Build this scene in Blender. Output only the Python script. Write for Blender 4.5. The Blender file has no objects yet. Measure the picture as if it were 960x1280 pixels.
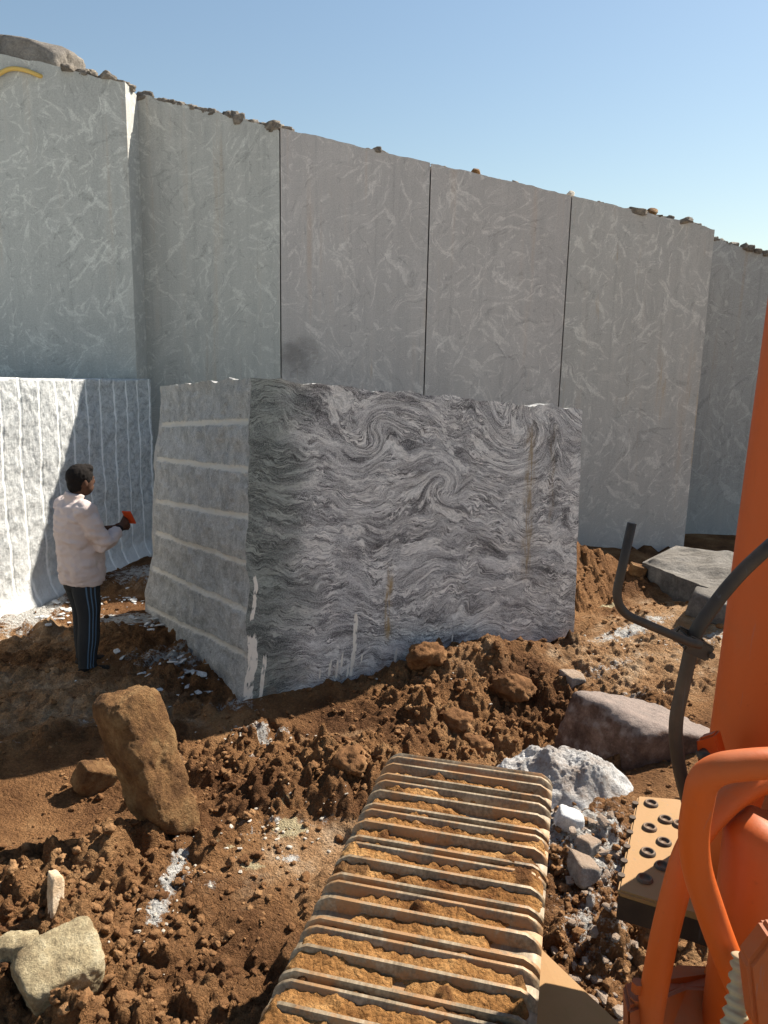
import bpy, bmesh, math, random
import numpy as np
from mathutils import Vector, Matrix, Euler, Quaternion

# ------------------------------------------------------------------ camera, sky, sun, exposure
sc = bpy.context.scene
col = sc.collection
FPX = 961.0
TH, PH, EYE = math.radians(11.1), math.radians(1.2), 2.5
_r = Vector((1, 0, 0)); _u = Vector((0, math.sin(TH), math.cos(TH))); _f = Vector((0, math.cos(TH), -math.sin(TH)))
CR = _r * math.cos(PH) + _u * math.sin(PH)
CU = _u * math.cos(PH) - _r * math.sin(PH)
cam_d = bpy.data.cameras.new('camera')
cam = bpy.data.objects.new('camera', cam_d); col.objects.link(cam)
cam_d.sensor_fit = 'VERTICAL'; cam_d.sensor_height = 24.0
cam_d.angle = 2 * math.atan(640 / FPX)
cam_d.clip_start = 0.05; cam_d.clip_end = 3000
m3 = Matrix((CR, CU, -_f)).transposed()
cam.matrix_world = Matrix.Translation((0, 0, EYE)) @ m3.to_4x4()
sc.camera = cam

SUN = Vector((0.80, 0.60, 1.0)).normalized()
ELEV = math.asin(SUN.z); AZ = math.atan2(SUN.x, SUN.y)
world = bpy.data.worlds.new('World'); sc.world = world; world.use_nodes = True
wn = world.node_tree; wn.nodes.clear()
sky = wn.nodes.new('ShaderNodeTexSky'); sky.sky_type = 'NISHITA'; sky.sun_disc = False
sky.sun_elevation = ELEV; sky.sun_rotation = AZ
sky.altitude = 500; sky.air_density = 1.6; sky.dust_density = 0.6; sky.ozone_density = 1.7
bg = wn.nodes.new('ShaderNodeBackground'); bg.inputs['Strength'].default_value = 0.050
wo = wn.nodes.new('ShaderNodeOutputWorld')
wn.links.new(sky.outputs[0], bg.inputs[0]); wn.links.new(bg.outputs[0], wo.inputs[0])
sd = bpy.data.lights.new('sun', 'SUN'); sd.energy = 4.5; sd.angle = math.radians(0.5); sd.color = (1.0, 0.93, 0.82)
so = bpy.data.objects.new('sun', sd); col.objects.link(so)
so.rotation_euler = SUN.to_track_quat('Z', 'Y').to_euler()
so.location = (20, 15, 30)
sc.view_settings.view_transform = 'Standard'; sc.view_settings.look = 'None'
sc.view_settings.exposure = 1.25; sc.view_settings.gamma = 1.0
sc.view_settings.use_curve_mapping = False
sc.cycles.max_bounces = 6

# ------------------------------------------------------------------ helpers
def at(px, py, Y):
    d = _f + CR * ((px - 480) / FPX) - CU * ((py - 640) / FPX)
    return Vector((0, 0, EYE)) + d * (Y / d.y)

def gz(px, py, z=0.0):
    d = _f + CR * ((px - 480) / FPX) - CU * ((py - 640) / FPX)
    return Vector((0, 0, EYE)) + d * ((z - EYE) / d.z)

_rs = np.random.RandomState(7)
_PERM = np.concatenate([_rs.permutation(256)] * 3)
_G = _rs.normal(size=(256, 3)); _G /= np.linalg.norm(_G, axis=1)[:, None]
def perlin(p):
    p = np.asarray(p, float)
    i = np.floor(p).astype(int); f = p - i; i &= 255
    w = f * f * f * (f * (f * 6 - 15) + 10)
    out = 0
    for dx in (0, 1):
        for dy in (0, 1):
            for dz in (0, 1):
                h = _PERM[_PERM[_PERM[i[:, 0] + dx] + i[:, 1] + dy] + i[:, 2] + dz]
                g = _G[h]
                dot = g[:, 0] * (f[:, 0] - dx) + g[:, 1] * (f[:, 1] - dy) + g[:, 2] * (f[:, 2] - dz)
                wt = (w[:, 0] if dx else 1 - w[:, 0]) * (w[:, 1] if dy else 1 - w[:, 1]) * (w[:, 2] if dz else 1 - w[:, 2])
                out = out + dot * wt
    return out * 1.5
def fbm(p, octv=4, gain=0.5, lac=2.03):
    p = np.asarray(p, float); a, s = 1.0, 0
    for k in range(octv):
        s = s + a * perlin(p + 17.3 * k); p = p * lac; a *= gain
    return s
def billow(p, octv=3, gain=0.5, lac=2.1):
    p = np.asarray(p, float); a, s = 1.0, 0
    for k in range(octv):
        s = s + a * (np.abs(perlin(p + 9.1 * k)) * 2 - 0.5); p = p * lac; a *= gain
    return s
def sstep(a, b, x):
    t = np.clip((x - a) / (b - a), 0, 1); return t * t * (3 - 2 * t)

def tag(o, label=None, cat=None, group=None, kind=None):
    if label: o['label'] = label
    if cat: o['category'] = cat
    if group: o['group'] = group
    if kind: o['kind'] = kind
    return o
def link(name, me, parent=None, mats=()):
    o = bpy.data.objects.new(name, me); col.objects.link(o)
    if parent is not None: o.parent = parent
    for m in mats: me.materials.append(m)
    return o
def empty(name, loc=(0, 0, 0), rz=0.0):
    o = bpy.data.objects.new(name, None); col.objects.link(o); o.location = loc; o.rotation_euler = (0, 0, rz)
    o.empty_display_size = 0.2
    return o
def np_mesh(name, V, F, smooth=True, mat_idx=None):
    V = np.asarray(V, np.float32); F = np.asarray(F, np.int32)
    me = bpy.data.meshes.new(name)
    k = F.shape[1]
    me.vertices.add(len(V)); me.vertices.foreach_set('co', V.ravel())
    me.loops.add(F.size); me.loops.foreach_set('vertex_index', F.ravel())
    me.polygons.add(len(F)); me.polygons.foreach_set('loop_start', np.arange(0, F.size, k, dtype=np.int32))
    try: me.polygons.foreach_set('loop_total', np.full(len(F), k, np.int32))
    except Exception: pass
    if mat_idx is not None: me.polygons.foreach_set('material_index', np.asarray(mat_idx, np.int32))
    me.polygons.foreach_set('use_smooth', np.full(len(F), bool(smooth)))
    me.update(calc_edges=True); me.validate()
    return me
def grid_faces(nu, nv):
    i = np.arange(nu - 1)[:, None] * nv + np.arange(nv - 1)[None, :]
    i = i.ravel()
    return np.stack([i, i + nv, i + nv + 1, i + 1], 1)
def attr(me, name, vals):
    a = me.attributes.new(name, 'FLOAT', 'POINT'); a.data.foreach_set('value', np.asarray(vals, np.float32))
def bm_obj(name, bm, mat, parent=None, smooth=False, bevel=0.0):
    if bevel > 0:
        bmesh.ops.bevel(bm, geom=[e for e in bm.edges], offset=bevel, segments=2, affect='EDGES', clamp_overlap=True)
    bmesh.ops.recalc_face_normals(bm, faces=bm.faces)
    me = bpy.data.meshes.new(name); bm.to_mesh(me); bm.free()
    for p in me.polygons: p.use_smooth = smooth
    return link(name, me, parent, [mat])
def add_box(bm, size, mtx):
    r = bmesh.ops.create_cube(bm, size=1.0)
    for v in r['verts']: v.co = mtx @ Vector((v.co.x * size[0], v.co.y * size[1], v.co.z * size[2]))
    return r['verts']
def add_prism(bm, pts, ext):
    a = [bm.verts.new(p) for p in pts]; b = [bm.verts.new(Vector(p) + Vector(ext)) for p in pts]
    bm.faces.new(a); bm.faces.new(b[::-1])
    n = len(a)
    for i in range(n): bm.faces.new([a[i], b[i], b[(i + 1) % n], a[(i + 1) % n]])
def smooth_path(pts, n=8):
    P = [Vector(p) for p in pts]; out = []
    for i in range(len(P) - 1):
        p0 = P[max(i - 1, 0)]; p1 = P[i]; p2 = P[i + 1]; p3 = P[min(i + 2, len(P) - 1)]
        for k in range(n):
            t = k / n
            out.append(0.5 * ((2 * p1) + (p2 - p0) * t + (2 * p0 - 5 * p1 + 4 * p2 - p3) * t * t + (3 * p1 - p0 - 3 * p2 + p3) * t ** 3))
    out.append(P[-1]); return out
def bend_path(pts, rad, n=6):
    """straight runs with rounded corners, as a bent pipe has"""
    P = [Vector(p) for p in pts]; out = [P[0]]
    for i in range(1, len(P) - 1):
        a = (P[i - 1] - P[i]); b = (P[i + 1] - P[i])
        r = min(rad, a.length * .45, b.length * .45)
        A = P[i] + a.normalized() * r; B = P[i] + b.normalized() * r
        for k in range(n + 1):
            t = k / n; out.append(A * (1 - t) ** 2 + P[i] * 2 * t * (1 - t) + B * t * t)
    out.append(P[-1]); return out
def add_tube(bm, path, rad, seg=20, cap=True):
    P = [Vector(p) for p in path]; n = len(P)
    rad = rad if isinstance(rad, (list, tuple)) else [rad] * n
    rings = []; up = None
    for i in range(n):
        t = (P[min(i + 1, n - 1)] - P[max(i - 1, 0)]).normalized()
        if up is None:
            up = Vector((0, 0, 1)) if abs(t.z) < .9 else Vector((1, 0, 0))
        x = (up - t * up.dot(t)).normalized(); y = t.cross(x); up = x
        rings.append([bm.verts.new(P[i] + (x * math.cos(2 * math.pi * k / seg) + y * math.sin(2 * math.pi * k / seg)) * rad[i]) for k in range(seg)])
    for a, b in zip(rings, rings[1:]):
        for k in range(seg): bm.faces.new([a[k], a[(k + 1) % seg], b[(k + 1) % seg], b[k]])
    if cap:
        bm.faces.new(rings[0][::-1]); bm.faces.new(rings[-1])
def add_loft(bm, rings, seg=28, mats=None):
    """rings: (centre, xaxis, yaxis) -> closed elliptical loft"""
    R = []
    for c, x, y in rings:
        c = Vector(c); x = Vector(x); y = Vector(y)
        R.append([bm.verts.new(c + x * math.cos(2 * math.pi * k / seg) + y * math.sin(2 * math.pi * k / seg)) for k in range(seg)])
    for a, b in zip(R, R[1:]):
        for k in range(seg):
            f = bm.faces.new([a[k], a[(k + 1) % seg], b[(k + 1) % seg], b[k]])
            if mats: f.material_index = mats(k)
    bm.faces.new(R[0][::-1]); bm.faces.new(R[-1])
def flat_smooth(o, ang=40):
    me = o.data
    for p in me.polygons: p.use_smooth = True
    try: me.set_sharp_from_angle(angle=math.radians(ang))
    except Exception: pass

# ------------------------------------------------------------------ node helpers
class NT:
    def __init__(s, name, disp=False):
        s.m = bpy.data.materials.new(name); s.m.use_nodes = True; s.t = s.m.node_tree; s.t.nodes.clear()
        s.out = s.t.nodes.new('ShaderNodeOutputMaterial'); s.b = s.t.nodes.new('ShaderNodeBsdfPrincipled')
        s.t.links.new(s.b.outputs[0], s.out.inputs[0]); s.tc = s.t.nodes.new('ShaderNodeTexCoord')
        s.obj = s.tc.outputs['Object']; s.uv = s.tc.outputs['UV']
    def set(s, sock, v):
        if isinstance(v, bpy.types.NodeSocket): s.t.links.new(v, sock)
        elif v is not None:
            if hasattr(sock.default_value, '__len__') and not hasattr(v, '__len__'): v = [v] * len(sock.default_value)
            if hasattr(v, '__len__') and len(sock.default_value) == 4 and len(v) == 3: v = (*v, 1)
            sock.default_value = v
    def n(s, typ, ins={}, **props):
        nd = s.t.nodes.new(typ)
        for k, v in props.items(): setattr(nd, k, v)
        for k, v in ins.items(): s.set(nd.inputs[k], v)
        return nd
    def math(s, op, a, b=None, c=None, clamp=False):
        nd = s.n('ShaderNodeMath', operation=op, use_clamp=clamp); s.set(nd.inputs[0], a)
        if b is not None: s.set(nd.inputs[1], b)
        if c is not None: s.set(nd.inputs[2], c)
        return nd.outputs[0]
    def vm(s, op, a, b=None):
        nd = s.n('ShaderNodeVectorMath', operation=op); s.set(nd.inputs[0], a)
        if b is not None: s.set(nd.inputs['Scale' if op == 'SCALE' else 1], b)
        return nd.outputs['Value' if op in ('DISTANCE', 'LENGTH') else 0]
    def map(s, vec, scale=(1, 1, 1), loc=(0, 0, 0), rot=(0, 0, 0)):
        return s.n('ShaderNodeMapping', {'Vector': vec, 'Scale': scale, 'Location': loc, 'Rotation': rot}).outputs[0]
    def noise(s, vec, scale, detail=4, rough=.55, dist=0, col=False, lac=2.0):
        nd = s.n('ShaderNodeTexNoise', {'Vector': vec, 'Scale': scale, 'Detail': detail, 'Roughness': rough, 'Distortion': dist, 'Lacunarity': lac})
        return nd.outputs['Color' if col else 'Fac']
    def voro(s, vec, scale, feat='F1', out='Distance', rnd=1.0):
        return s.n('ShaderNodeTexVoronoi', {'Vector': vec, 'Scale': scale, 'Randomness': rnd}, feature=feat).outputs[out]
    def ramp(s, fac, stops, interp='LINEAR'):
        nd = s.n('ShaderNodeValToRGB', {'Fac': fac}); cr = nd.color_ramp; cr.interpolation = interp
        while len(cr.elements) < len(stops): cr.elements.new(0.5)
        for e, (p, c) in zip(cr.elements, stops):
            e.position = p; e.color = (c, c, c, 1) if not hasattr(c, '__len__') else (*c[:3], 1)
        return nd.outputs[0]
    def ss(s, x, a, b):
        return s.n('ShaderNodeMapRange', {'Value': x, 'From Min': a, 'From Max': b, 'To Min': 0.0, 'To Max': 1.0}, interpolation_type='SMOOTHSTEP').outputs[0]
    def mix(s, f, a, b, mode='MIX'):
        nd = s.t.nodes.new('ShaderNodeMix'); nd.data_type = 'RGBA'; nd.blend_type = mode; nd.clamp_factor = True
        s.set(nd.inputs[0], f); s.set(nd.inputs[6], a); s.set(nd.inputs[7], b); return nd.outputs[2]
    def at(s, name): return s.n('ShaderNodeAttribute', attribute_name=name).outputs['Fac']
    def bump(s, h, dist=.01, strength=1.0, prev=None):
        nd = s.n('ShaderNodeBump', {'Height': h, 'Distance': dist, 'Strength': strength})
        if prev is not None: s.set(nd.inputs['Normal'], prev)
        return nd.outputs[0]
    def fin(s, color, rough=.8, normal=None, metal=0.0, spec=.3):
        s.set(s.b.inputs['Base Color'], color); s.set(s.b.inputs['Roughness'], rough); s.set(s.b.inputs['Metallic'], metal)
        s.set(s.b.inputs['Specular IOR Level'], spec)
        if normal is not None: s.set(s.b.inputs['Normal'], normal)
        return s.m

# ------------------------------------------------------------------ materials
def warp(n, v, scale, amp, detail=2):
    w = n.vm('SUBTRACT', n.noise(v, scale, detail, col=True), (0.5, 0.5, 0.5))
    return n.vm('ADD', v, n.vm('SCALE', w, amp))

def mat_gneiss():
    n = NT('swirled_gneiss')
    v = n.uv
    def vortex(v, c, r, ang):
        d = n.vm('DISTANCE', v, c)
        e = n.math('EXPONENT', n.math('MULTIPLY', n.math('MULTIPLY', d, d), -1.0 / (r * r)))
        nd = n.n('ShaderNodeVectorRotate', {'Vector': v, 'Center': c, 'Angle': n.math('MULTIPLY', e, ang)}, rotation_type='Z_AXIS')
        return nd.outputs[0]
    w = warp(n, v, 40, .016, 2)
    w = vortex(w, (1.70, 1.50, 0), .13, 3.0)
    w = vortex(w, (1.02, 1.95, 0), .17, -1.5)
    w = vortex(w, (2.62, 1.98, 0), .34, -1.8)
    w = warp(n, w, .8, .50, 1)
    w = warp(n, w, 1.7, .36, 2)
    w = warp(n, w, 4.2, .17, 2)
    w = warp(n, w, 13., .05, 3)
    w = n.map(w, rot=(0, 0, math.radians(8)), scale=(1.4, 1.4, 1))
    b1 = n.noise(n.map(w, scale=(.45, 3.4, 1)), 2.6, 6, .66)
    b2 = n.noise(n.map(w, scale=(.55, 9.0, 1), loc=(4, 3, 0)), 4.4, 6, .72)
    b3 = n.noise(n.map(w, scale=(1.0, 3.0, 1), loc=(1, 8, 0)), 30, 4, .78)
    fld = n.math('ADD', n.math('ADD', n.math('MULTIPLY', b1, .40), n.math('MULTIPLY', b2, .36)), n.math('MULTIPLY', b3, .24))
    grain = n.noise(v, 105, 3, .8)
    fld = n.math('ADD', fld, n.math('MULTIPLY', n.math('SUBTRACT', grain, .5), .55))
    b0 = n.noise(n.map(w, scale=(.7, 1.5, 1), loc=(2, 2, 0)), 2.3, 5, .6)
    fld = n.math('ADD', fld, n.math('MULTIPLY', n.math('SUBTRACT', b0, .5), .34))
    c = n.ramp(fld, [(.36, (.050, .048, .051)), (.435, (.165, .159, .163)), (.50, (.37, .36, .358)), (.55, (.52, .508, .50)), (.61, (.68, .662, .645)), (.70, (.84, .82, .79))])
    brk = n.ss(n.noise(n.map(w, scale=(1, 1.5, 1), loc=(3, 3, 0)), 2.6, 4, .65), .42, .58)
    def thread(loc, sc, wid, col_, k):
        nonlocal c
        t = n.math('ABSOLUTE', n.math('SUBTRACT', n.noise(n.map(w, scale=(.4, 4.2, 1), loc=loc), sc, 3, .6), .5))
        c = n.mix(n.math('MULTIPLY', n.math('MULTIPLY', n.ss(n.math('ADD', t, n.math('MULTIPLY', n.math('SUBTRACT', grain, .5), .06)), wid, wid * .3), brk), k), c, col_)
    thread((6, 2, 0), 3.0, .032, (.88, .85, .81), .9)
    thread((16, 9, 0), 5.6, .030, (.86, .83, .79), .75)
    thread((26, 4, 0), 3.8, .024, (.055, .052, .055), .85)
    thread((36, 1, 0), 7.0, .026, (.10, .096, .098), .5)
    ln = n.noise(n.map(w, scale=(.8, 2.6, 1), loc=(6, 2, 0)), 2.4, 6, .66)
    c = n.mix(n.math('MULTIPLY', n.ss(ln, .555, .60), .85), c, n.mix(n.ss(b3, .38, .58), (.48, .47, .455), (.88, .85, .81)))
    sx = n.n('ShaderNodeSeparateXYZ', {0: v})
    U, V = sx.outputs[0], sx.outputs[1]
    # dark greenish zone by the left corner
    zone = n.math('MULTIPLY', n.ss(n.math('ADD', U, n.math('MULTIPLY', n.noise(v, 2.2, 4), .9)), 1.10, .55), .92)
    c = n.mix(zone, c, n.mix(.30, n.vm('MULTIPLY', c, (.46, .53, .50)), (.085, .10, .095)))
    spk = n.ss(n.noise(v, 60, 4, .7), .57, .68)
    c = n.mix(n.math('MULTIPLY', spk, .35), c, (.42, .41, .40))
    # ochre run stains
    def run(u0, wd, v0, v1, seedoff):
        wob = n.math('ADD', U, n.math('MULTIPLY', n.math('SUBTRACT', n.noise(v, 5, 3), .5), .10))
        a = n.ss(n.math('ABSOLUTE', n.math('SUBTRACT', wob, u0)), wd, 0)
        b = n.math('MULTIPLY', n.ss(V, v0, v0 + .2), n.ss(V, v1, v1 - .3))
        st = n.ss(n.noise(n.map(v, scale=(14, 1.6, 1), loc=(seedoff, 0, 0)), 3, 4, .6), .36, .62)
        return n.math('MULTIPLY', n.math('MULTIPLY', a, b), st)
    c = n.mix(n.math('MULTIPLY', run(2.62, .09, .55, 2.1, 0), .8), c, (.30, .21, .10))
    c = n.mix(n.math('MULTIPLY', run(1.20, .05, .20, 1.0, 5), .9), c, (.36, .24, .09))
    c = n.mix(n.math('MULTIPLY', run(2.88, .05, 1.0, 2.1, 9), .4), c, (.24, .17, .09))
    # pale scrape marks where the drill came through near the foot
    scr = n.at('scrape')
    c = n.mix(n.ss(n.math('ADD', scr, n.math('MULTIPLY', n.math('SUBTRACT', n.noise(n.map(v, scale=(3, 1, 1)), 28, 4, .7), .5), .9)), .3, .55), c, (.84, .79, .70))
    dust = n.math('MULTIPLY', n.ss(V, .28, .0), n.ss(n.noise(v, 7, 4), .45, .7))
    c = n.mix(n.math('MULTIPLY', dust, .45), c, (.40, .30, .22))
    h = n.math('ADD', n.noise(v, 40, 5, .7), n.math('MULTIPLY', fld, .6))
    return n.fin(c, .62, n.bump(h, .006, .8), spec=.35)

def mat_split():
    """rough split granite with pale bruised drill channels"""
    n = NT('split_granite'); v = n.obj
    w = warp(n, v, 4, .15)
    f = n.noise(w, 7, 9, .74)
    c = n.ramp(f, [(.32, (.25, .256, .254)), (.45, (.46, .463, .455)), (.55, (.62, .62, .605)), (.68, (.78, .775, .75))])
    st = n.noise(n.map(w, scale=(5, 5, 1.8)), 5, 6, .7)
    c = n.mix(.35, c, n.ramp(st, [(.35, (.33, .335, .33)), (.62, (.74, .735, .71))]))
    gr = n.noise(v, 110, 4, .8)
    c = n.mix(.6, c, n.mix(1.0, c, n.ramp(gr, [(.36, .5), (.5, 1.0), (.64, 1.5)]), 'MULTIPLY'))
    dk = n.ss(n.noise(v, 26, 5, .75), .60, .68)
    c = n.mix(n.math('MULTIPLY', dk, .6), c, (.10, .10, .10))
    g = n.at('groove')
    gn = n.noise(n.map(v, scale=(3, 3, 12)), 14, 4, .7)
    c = n.mix(n.math('MULTIPLY', g, n.ss(gn, .12, .3)), c, n.ramp(gn, [(.3, (.84, .80, .72)), (.7, (.90, .87, .80))]))
    ed = n.at('edge')
    c = n.mix(n.math('MULTIPLY', ed, n.ss(n.noise(v, 14, 4), .42, .6)), c, (.60, .575, .53))
    h = n.math('ADD', n.noise(v, 26, 9, .8), n.math('MULTIPLY', n.noise(w, 7, 4, .6), 1.5))
    return n.fin(c, .85, n.bump(h, .05, 1.0), spec=.25)

def mat_wall(tint=(1, 1, 1), seed=0.0, veins=.55, rust_at=.69, soot=None):
    n = NT('sawn_granite'); v = n.map(n.obj, loc=(seed, seed * .7, seed * .3))
    w = warp(n, v, 1.0, .7); w = warp(n, w, 3.2, .28); w = warp(n, w, 9, .06)
    base = n.ramp(n.noise(n.map(v, scale=(1, 1, .7)), .7, 5, .6), [(.3, (.40, .382, .370)), (.7, (.52, .497, .480))])
    # vertical washes down the face
    st = n.noise(n.map(v, scale=(5, 5, .22)), 1.5, 5, .6)
    base = n.mix(.45, base, n.ramp(st, [(.3, (.36, .343, .332)), (.7, (.55, .522, .497))]))
    base = n.mix(n.math('MULTIPLY', n.ss(st, .55, .72), .8), base, (.46, .375, .31))
    st2 = n.noise(n.map(v, scale=(9, 9, .3), loc=(3, 1, 7)), 1.7, 5, .65); base = n.mix(n.math('MULTIPLY', n.ss(st2, .52, .72), .45), base, (.27, .255, .245))
    w2 = warp(n, warp(n, warp(n, v, .8, .9, 1), 2.4, .35, 2), 8, .07, 2)
    def flake(sc, off, an, rot, lo, hi, c, k):
        nonlocal base
        q = n.map(n.map(w2, rot=(0, rot, 0)), loc=(off, off * .3, off), scale=(1, 1, an))
        m = n.math('MULTIPLY', n.ss(n.noise(q, sc, 5, .60), lo, hi), n.ss(n.noise(v, 55, 3, .75), .30, .58))
        base = n.mix(n.math('MULTIPLY', m, k * .78), base, c)
    flake(1.45, 3.0, 3.2, 1.0, .56, .66, (.66, .63, .60), veins * .9)
    flake(2.17, 8.0, 4.4, -.75, .575, .645, (.80, .77, .73), veins * 1.5)
    flake(2.75, 21.0, 5.0, .9, .58, .65, (.80, .77, .73), veins * 1.5)
    flake(3.77, 1.0, 4.4, 1.5, .59, .66, (.82, .79, .75), veins * 1.4)
    flake(5.22, 41.0, 4.4, .1, .60, .67, (.80, .77, .73), veins * 1.2)
    flake(2.32, 5.0, 5.0, .7, .60, .68, (.17, .16, .155), .65)
    flake(4.06, 33.0, 4.4, -1.0, .61, .68, (.17, .16, .155), .6)
    flake(.8, 15., 1.6, .9, .54, .72, (.31, .295, .285), .45)
    blot = n.ss(n.noise(w2, 1.3, 6, .75), .66, .74)
    base = n.mix(n.math('MULTIPLY', blot, .5), base, (.21, .203, .197))
    gr = n.noise(v, 70, 4, .8)
    base = n.mix(.30, base, n.ramp(gr, [(.36, .24), (.5, .42), (.64, .64)]), 'MIX')
    saw = n.noise(n.map(v, scale=(.6, .6, 38)), 2.0, 3, .6)
    base = n.mix(n.math('MULTIPLY', n.ss(saw, .56, .7), .10), base, (.40, .39, .375))
    rust = n.ss(n.noise(n.map(v, scale=(7, 7, .55)), 1.2, 5, .65), rust_at, rust_at + .12)
    base = n.mix(n.math('MULTIPLY', rust, .55), base, (.44, .31, .18))
    if soot:
        dd = n.vm('DISTANCE', n.vm('MULTIPLY', n.obj, (1, 0, 1)), soot)
        sm = n.math('SUBTRACT', n.math('MULTIPLY', n.noise(v, 4, 5, .65), .55), dd)
        base = n.mix(n.math('MULTIPLY', n.ss(sm, -.12, .22), .6), base, (.13, .125, .12))
    foot = n.ss(n.n('ShaderNodeSeparateXYZ', {0: n.obj}).outputs[2], 1.0, .0)
    base = n.mix(n.math('MULTIPLY', foot, .3), base, (.60, .58, .55))
    base = n.mix(1.0, base, tint, 'MULTIPLY')
    return n.fin(base, .75, n.bump(n.math('ADD', gr, n.math('MULTIPLY', saw, .5)), .006, .6), spec=.3)

def mat_bench():
    n = NT('drill_split_granite'); v = n.obj
    w = warp(n, v, 3, .25)
    f = n.noise(n.map(w, scale=(1, 1, 1.5), rot=(.5, 0, 0)), 11, 9, .78, .4)
    c = n.ramp(f, [(.32, (.22, .23, .232)), (.43, (.40, .41, .405)), (.52, (.53, .535, .525)), (.64, (.67, .67, .65))])
    bl = n.ss(n.noise(v, 30, 6, .78), .55, .63)
    c = n.mix(n.math('MULTIPLY', bl, .6), c, (.22, .23, .235))
    lo = n.n('ShaderNodeSeparateXYZ', {0: v}).outputs[2]
    pw = n.ss(n.math('ADD', lo, n.math('MULTIPLY', n.noise(v, 2.0, 4), 1.3)), 1.35, .55)
    c = n.mix(n.math('MULTIPLY', pw, .75), c, (.68, .68, .66))
    g = n.at('groove'); c = n.mix(n.math('MULTIPLY', g, n.ss(n.noise(v, 9, 4), .2, .4)), c, (.90, .90, .87))
    return n.fin(c, .85, n.bump(n.noise(v, 26, 8, .75), .014, 1.0), spec=.2)

def mat_soil():
    n = NT('red_brown_soil'); v = n.obj
    f = n.noise(v, 1.1, 9, .68)
    wet = n.ramp(f, [(.28, (.070, .032, .016)), (.42, (.155, .074, .033)), (.54, (.28, .142, .062)), (.70, (.43, .25, .12))])
    dry = n.ramp(n.noise(v, 5, 6, .65), [(.3, (.30, .155, .072)), (.5, (.42, .25, .13)), (.7, (.56, .40, .26))])
    d = n.at('dry')
    dn = n.math('ADD', d, n.math('MULTIPLY', n.math('SUBTRACT', n.noise(v, 6, 5, .65), .5), .9))
    c = n.mix(n.ss(dn, .30, .75), wet, dry)
    fine = n.noise(v, 60, 6, .78)
    c = n.mix(.55, c, n.mix(1.0, c, n.ramp(fine, [(.32, .38), (.5, 1.0), (.68, 1.7)]), 'MULTIPLY'))
    gr = n.ss(n.noise(v, 120, 3, .7), .64, .72)
    c = n.mix(n.math('MULTIPLY', gr, .35), c, (.46, .33, .2))
    pale = n.at('pale'); c = n.mix(pale, c, n.ramp(n.noise(v, .8, 6, .6), [(.3, (.42, .38, .33)), (.7, (.58, .55, .50))]))
    p = n.at('powder')
    pn_ = n.math('ADD', p, n.math('MULTIPLY', n.math('SUBTRACT', n.noise(v, 16, 9, .8), .5), 2.6))
    c = n.mix(n.math('MULTIPLY', n.ss(pn_, .50, .78), n.ss(p, .05, .35)), c, n.ramp(n.noise(v, 30, 5, .7), [(.3, (.42, .38, .33)), (.6, (.70, .68, .64))]))
    y = n.at('ochre')
    c = n.mix(n.ss(n.math('ADD', y, n.math('MULTIPLY', n.math('SUBTRACT', n.noise(v, 18, 6, .7), .5), 1.2)), .45, .7), c, (.52, .43, .26))
    vw = n.vm('ADD', v, n.vm('SCALE', n.noise(v, 40, 3, col=True), .035))
    h = n.math('ADD', n.math('MULTIPLY', n.noise(v, 30, 9, .8), 1.3), n.math('ADD', n.math('MULTIPLY', n.voro(vw, 38), -.6), n.math('MULTIPLY', n.voro(vw, 85), -.45)))
    return n.fin(c, .95, n.bump(h, .045, 1.0), spec=.08)

def mat_stone(name, c0, c1, c2, sc=6, bump=.02, dust=None, dustk=.5, spec=.2, fine=1.0):
    n = NT(name); v = n.obj
    w = warp(n, v, sc * .6, .5 / sc)
    f = n.noise(w, sc, 8, .68)
    c = n.ramp(f, [(.32, c0), (.5, c1), (.66, c2)])
    g = n.noise(v, sc * 12, 5, .78)
    c = n.mix(.5 * fine, c, n.mix(1.0, c, n.ramp(g, [(.3, .45), (.5, 1.0), (.7, 1.6)]), 'MULTIPLY'))
    if dust:
        nz = n.n('ShaderNodeSeparateXYZ', {0: n.n('ShaderNodeNewGeometry').outputs['Normal']}).outputs[2]
        m = n.ss(n.math('ADD', nz, n.math('MULTIPLY', n.math('SUBTRACT', n.noise(v, sc * 2, 6, .7), .5), 1.6)), .25, .8)
        c = n.mix(n.math('MULTIPLY', m, dustk), c, dust)
    h = n.math('ADD', n.noise(v, sc * 3, 9, .74), n.math('MULTIPLY', g, .25))
    return n.fin(c, .9, n.bump(h, bump, 1.0), spec=spec)

def mat_paint(name, c, rough=.42, dirt=.35, dirtc=(.26, .15, .08), sc=3.0):
    n = NT(name); v = n.obj
    a = n.noise(v, sc, 6, .65); b = n.noise(v, sc * 14, 5, .75)
    cc = n.mix(n.math('MULTIPLY', n.ss(a, .40, .75), dirt), c, dirtc)
    cc = n.mix(n.math('MULTIPLY', n.ss(b, .60, .72), dirt * .7), cc, tuple(x * .35 for x in c))
    sp = n.ss(n.noise(v, sc * 40, 3, .7), .68, .74)
    cc = n.mix(n.math('MULTIPLY', sp, dirt), cc, dirtc)
    nz = n.n('ShaderNodeSeparateXYZ', {0: n.n('ShaderNodeNewGeometry').outputs['Normal']}).outputs[2]
    du = n.ss(n.math('ADD', nz, n.math('MULTIPLY', n.math('SUBTRACT', n.noise(v, sc * 5, 6, .7), .5), 1.2)), .55, 1.1)
    cc = n.mix(n.math('MULTIPLY', du, dirt * 1.3), cc, dirtc)
    sc1 = n.ss(n.noise(n.map(v, scale=(30, 30, 1.6)), 2.0, 4, .65), .64, .70)
    cc = n.mix(n.math('MULTIPLY', sc1, dirt), cc, tuple(min(1, x * .45 + .08) for x in c))
    r = n.math('ADD', rough, n.math('MULTIPLY', a, .28))
    return n.fin(cc, r, n.bump(b, .0015, .5), spec=.30)

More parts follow.
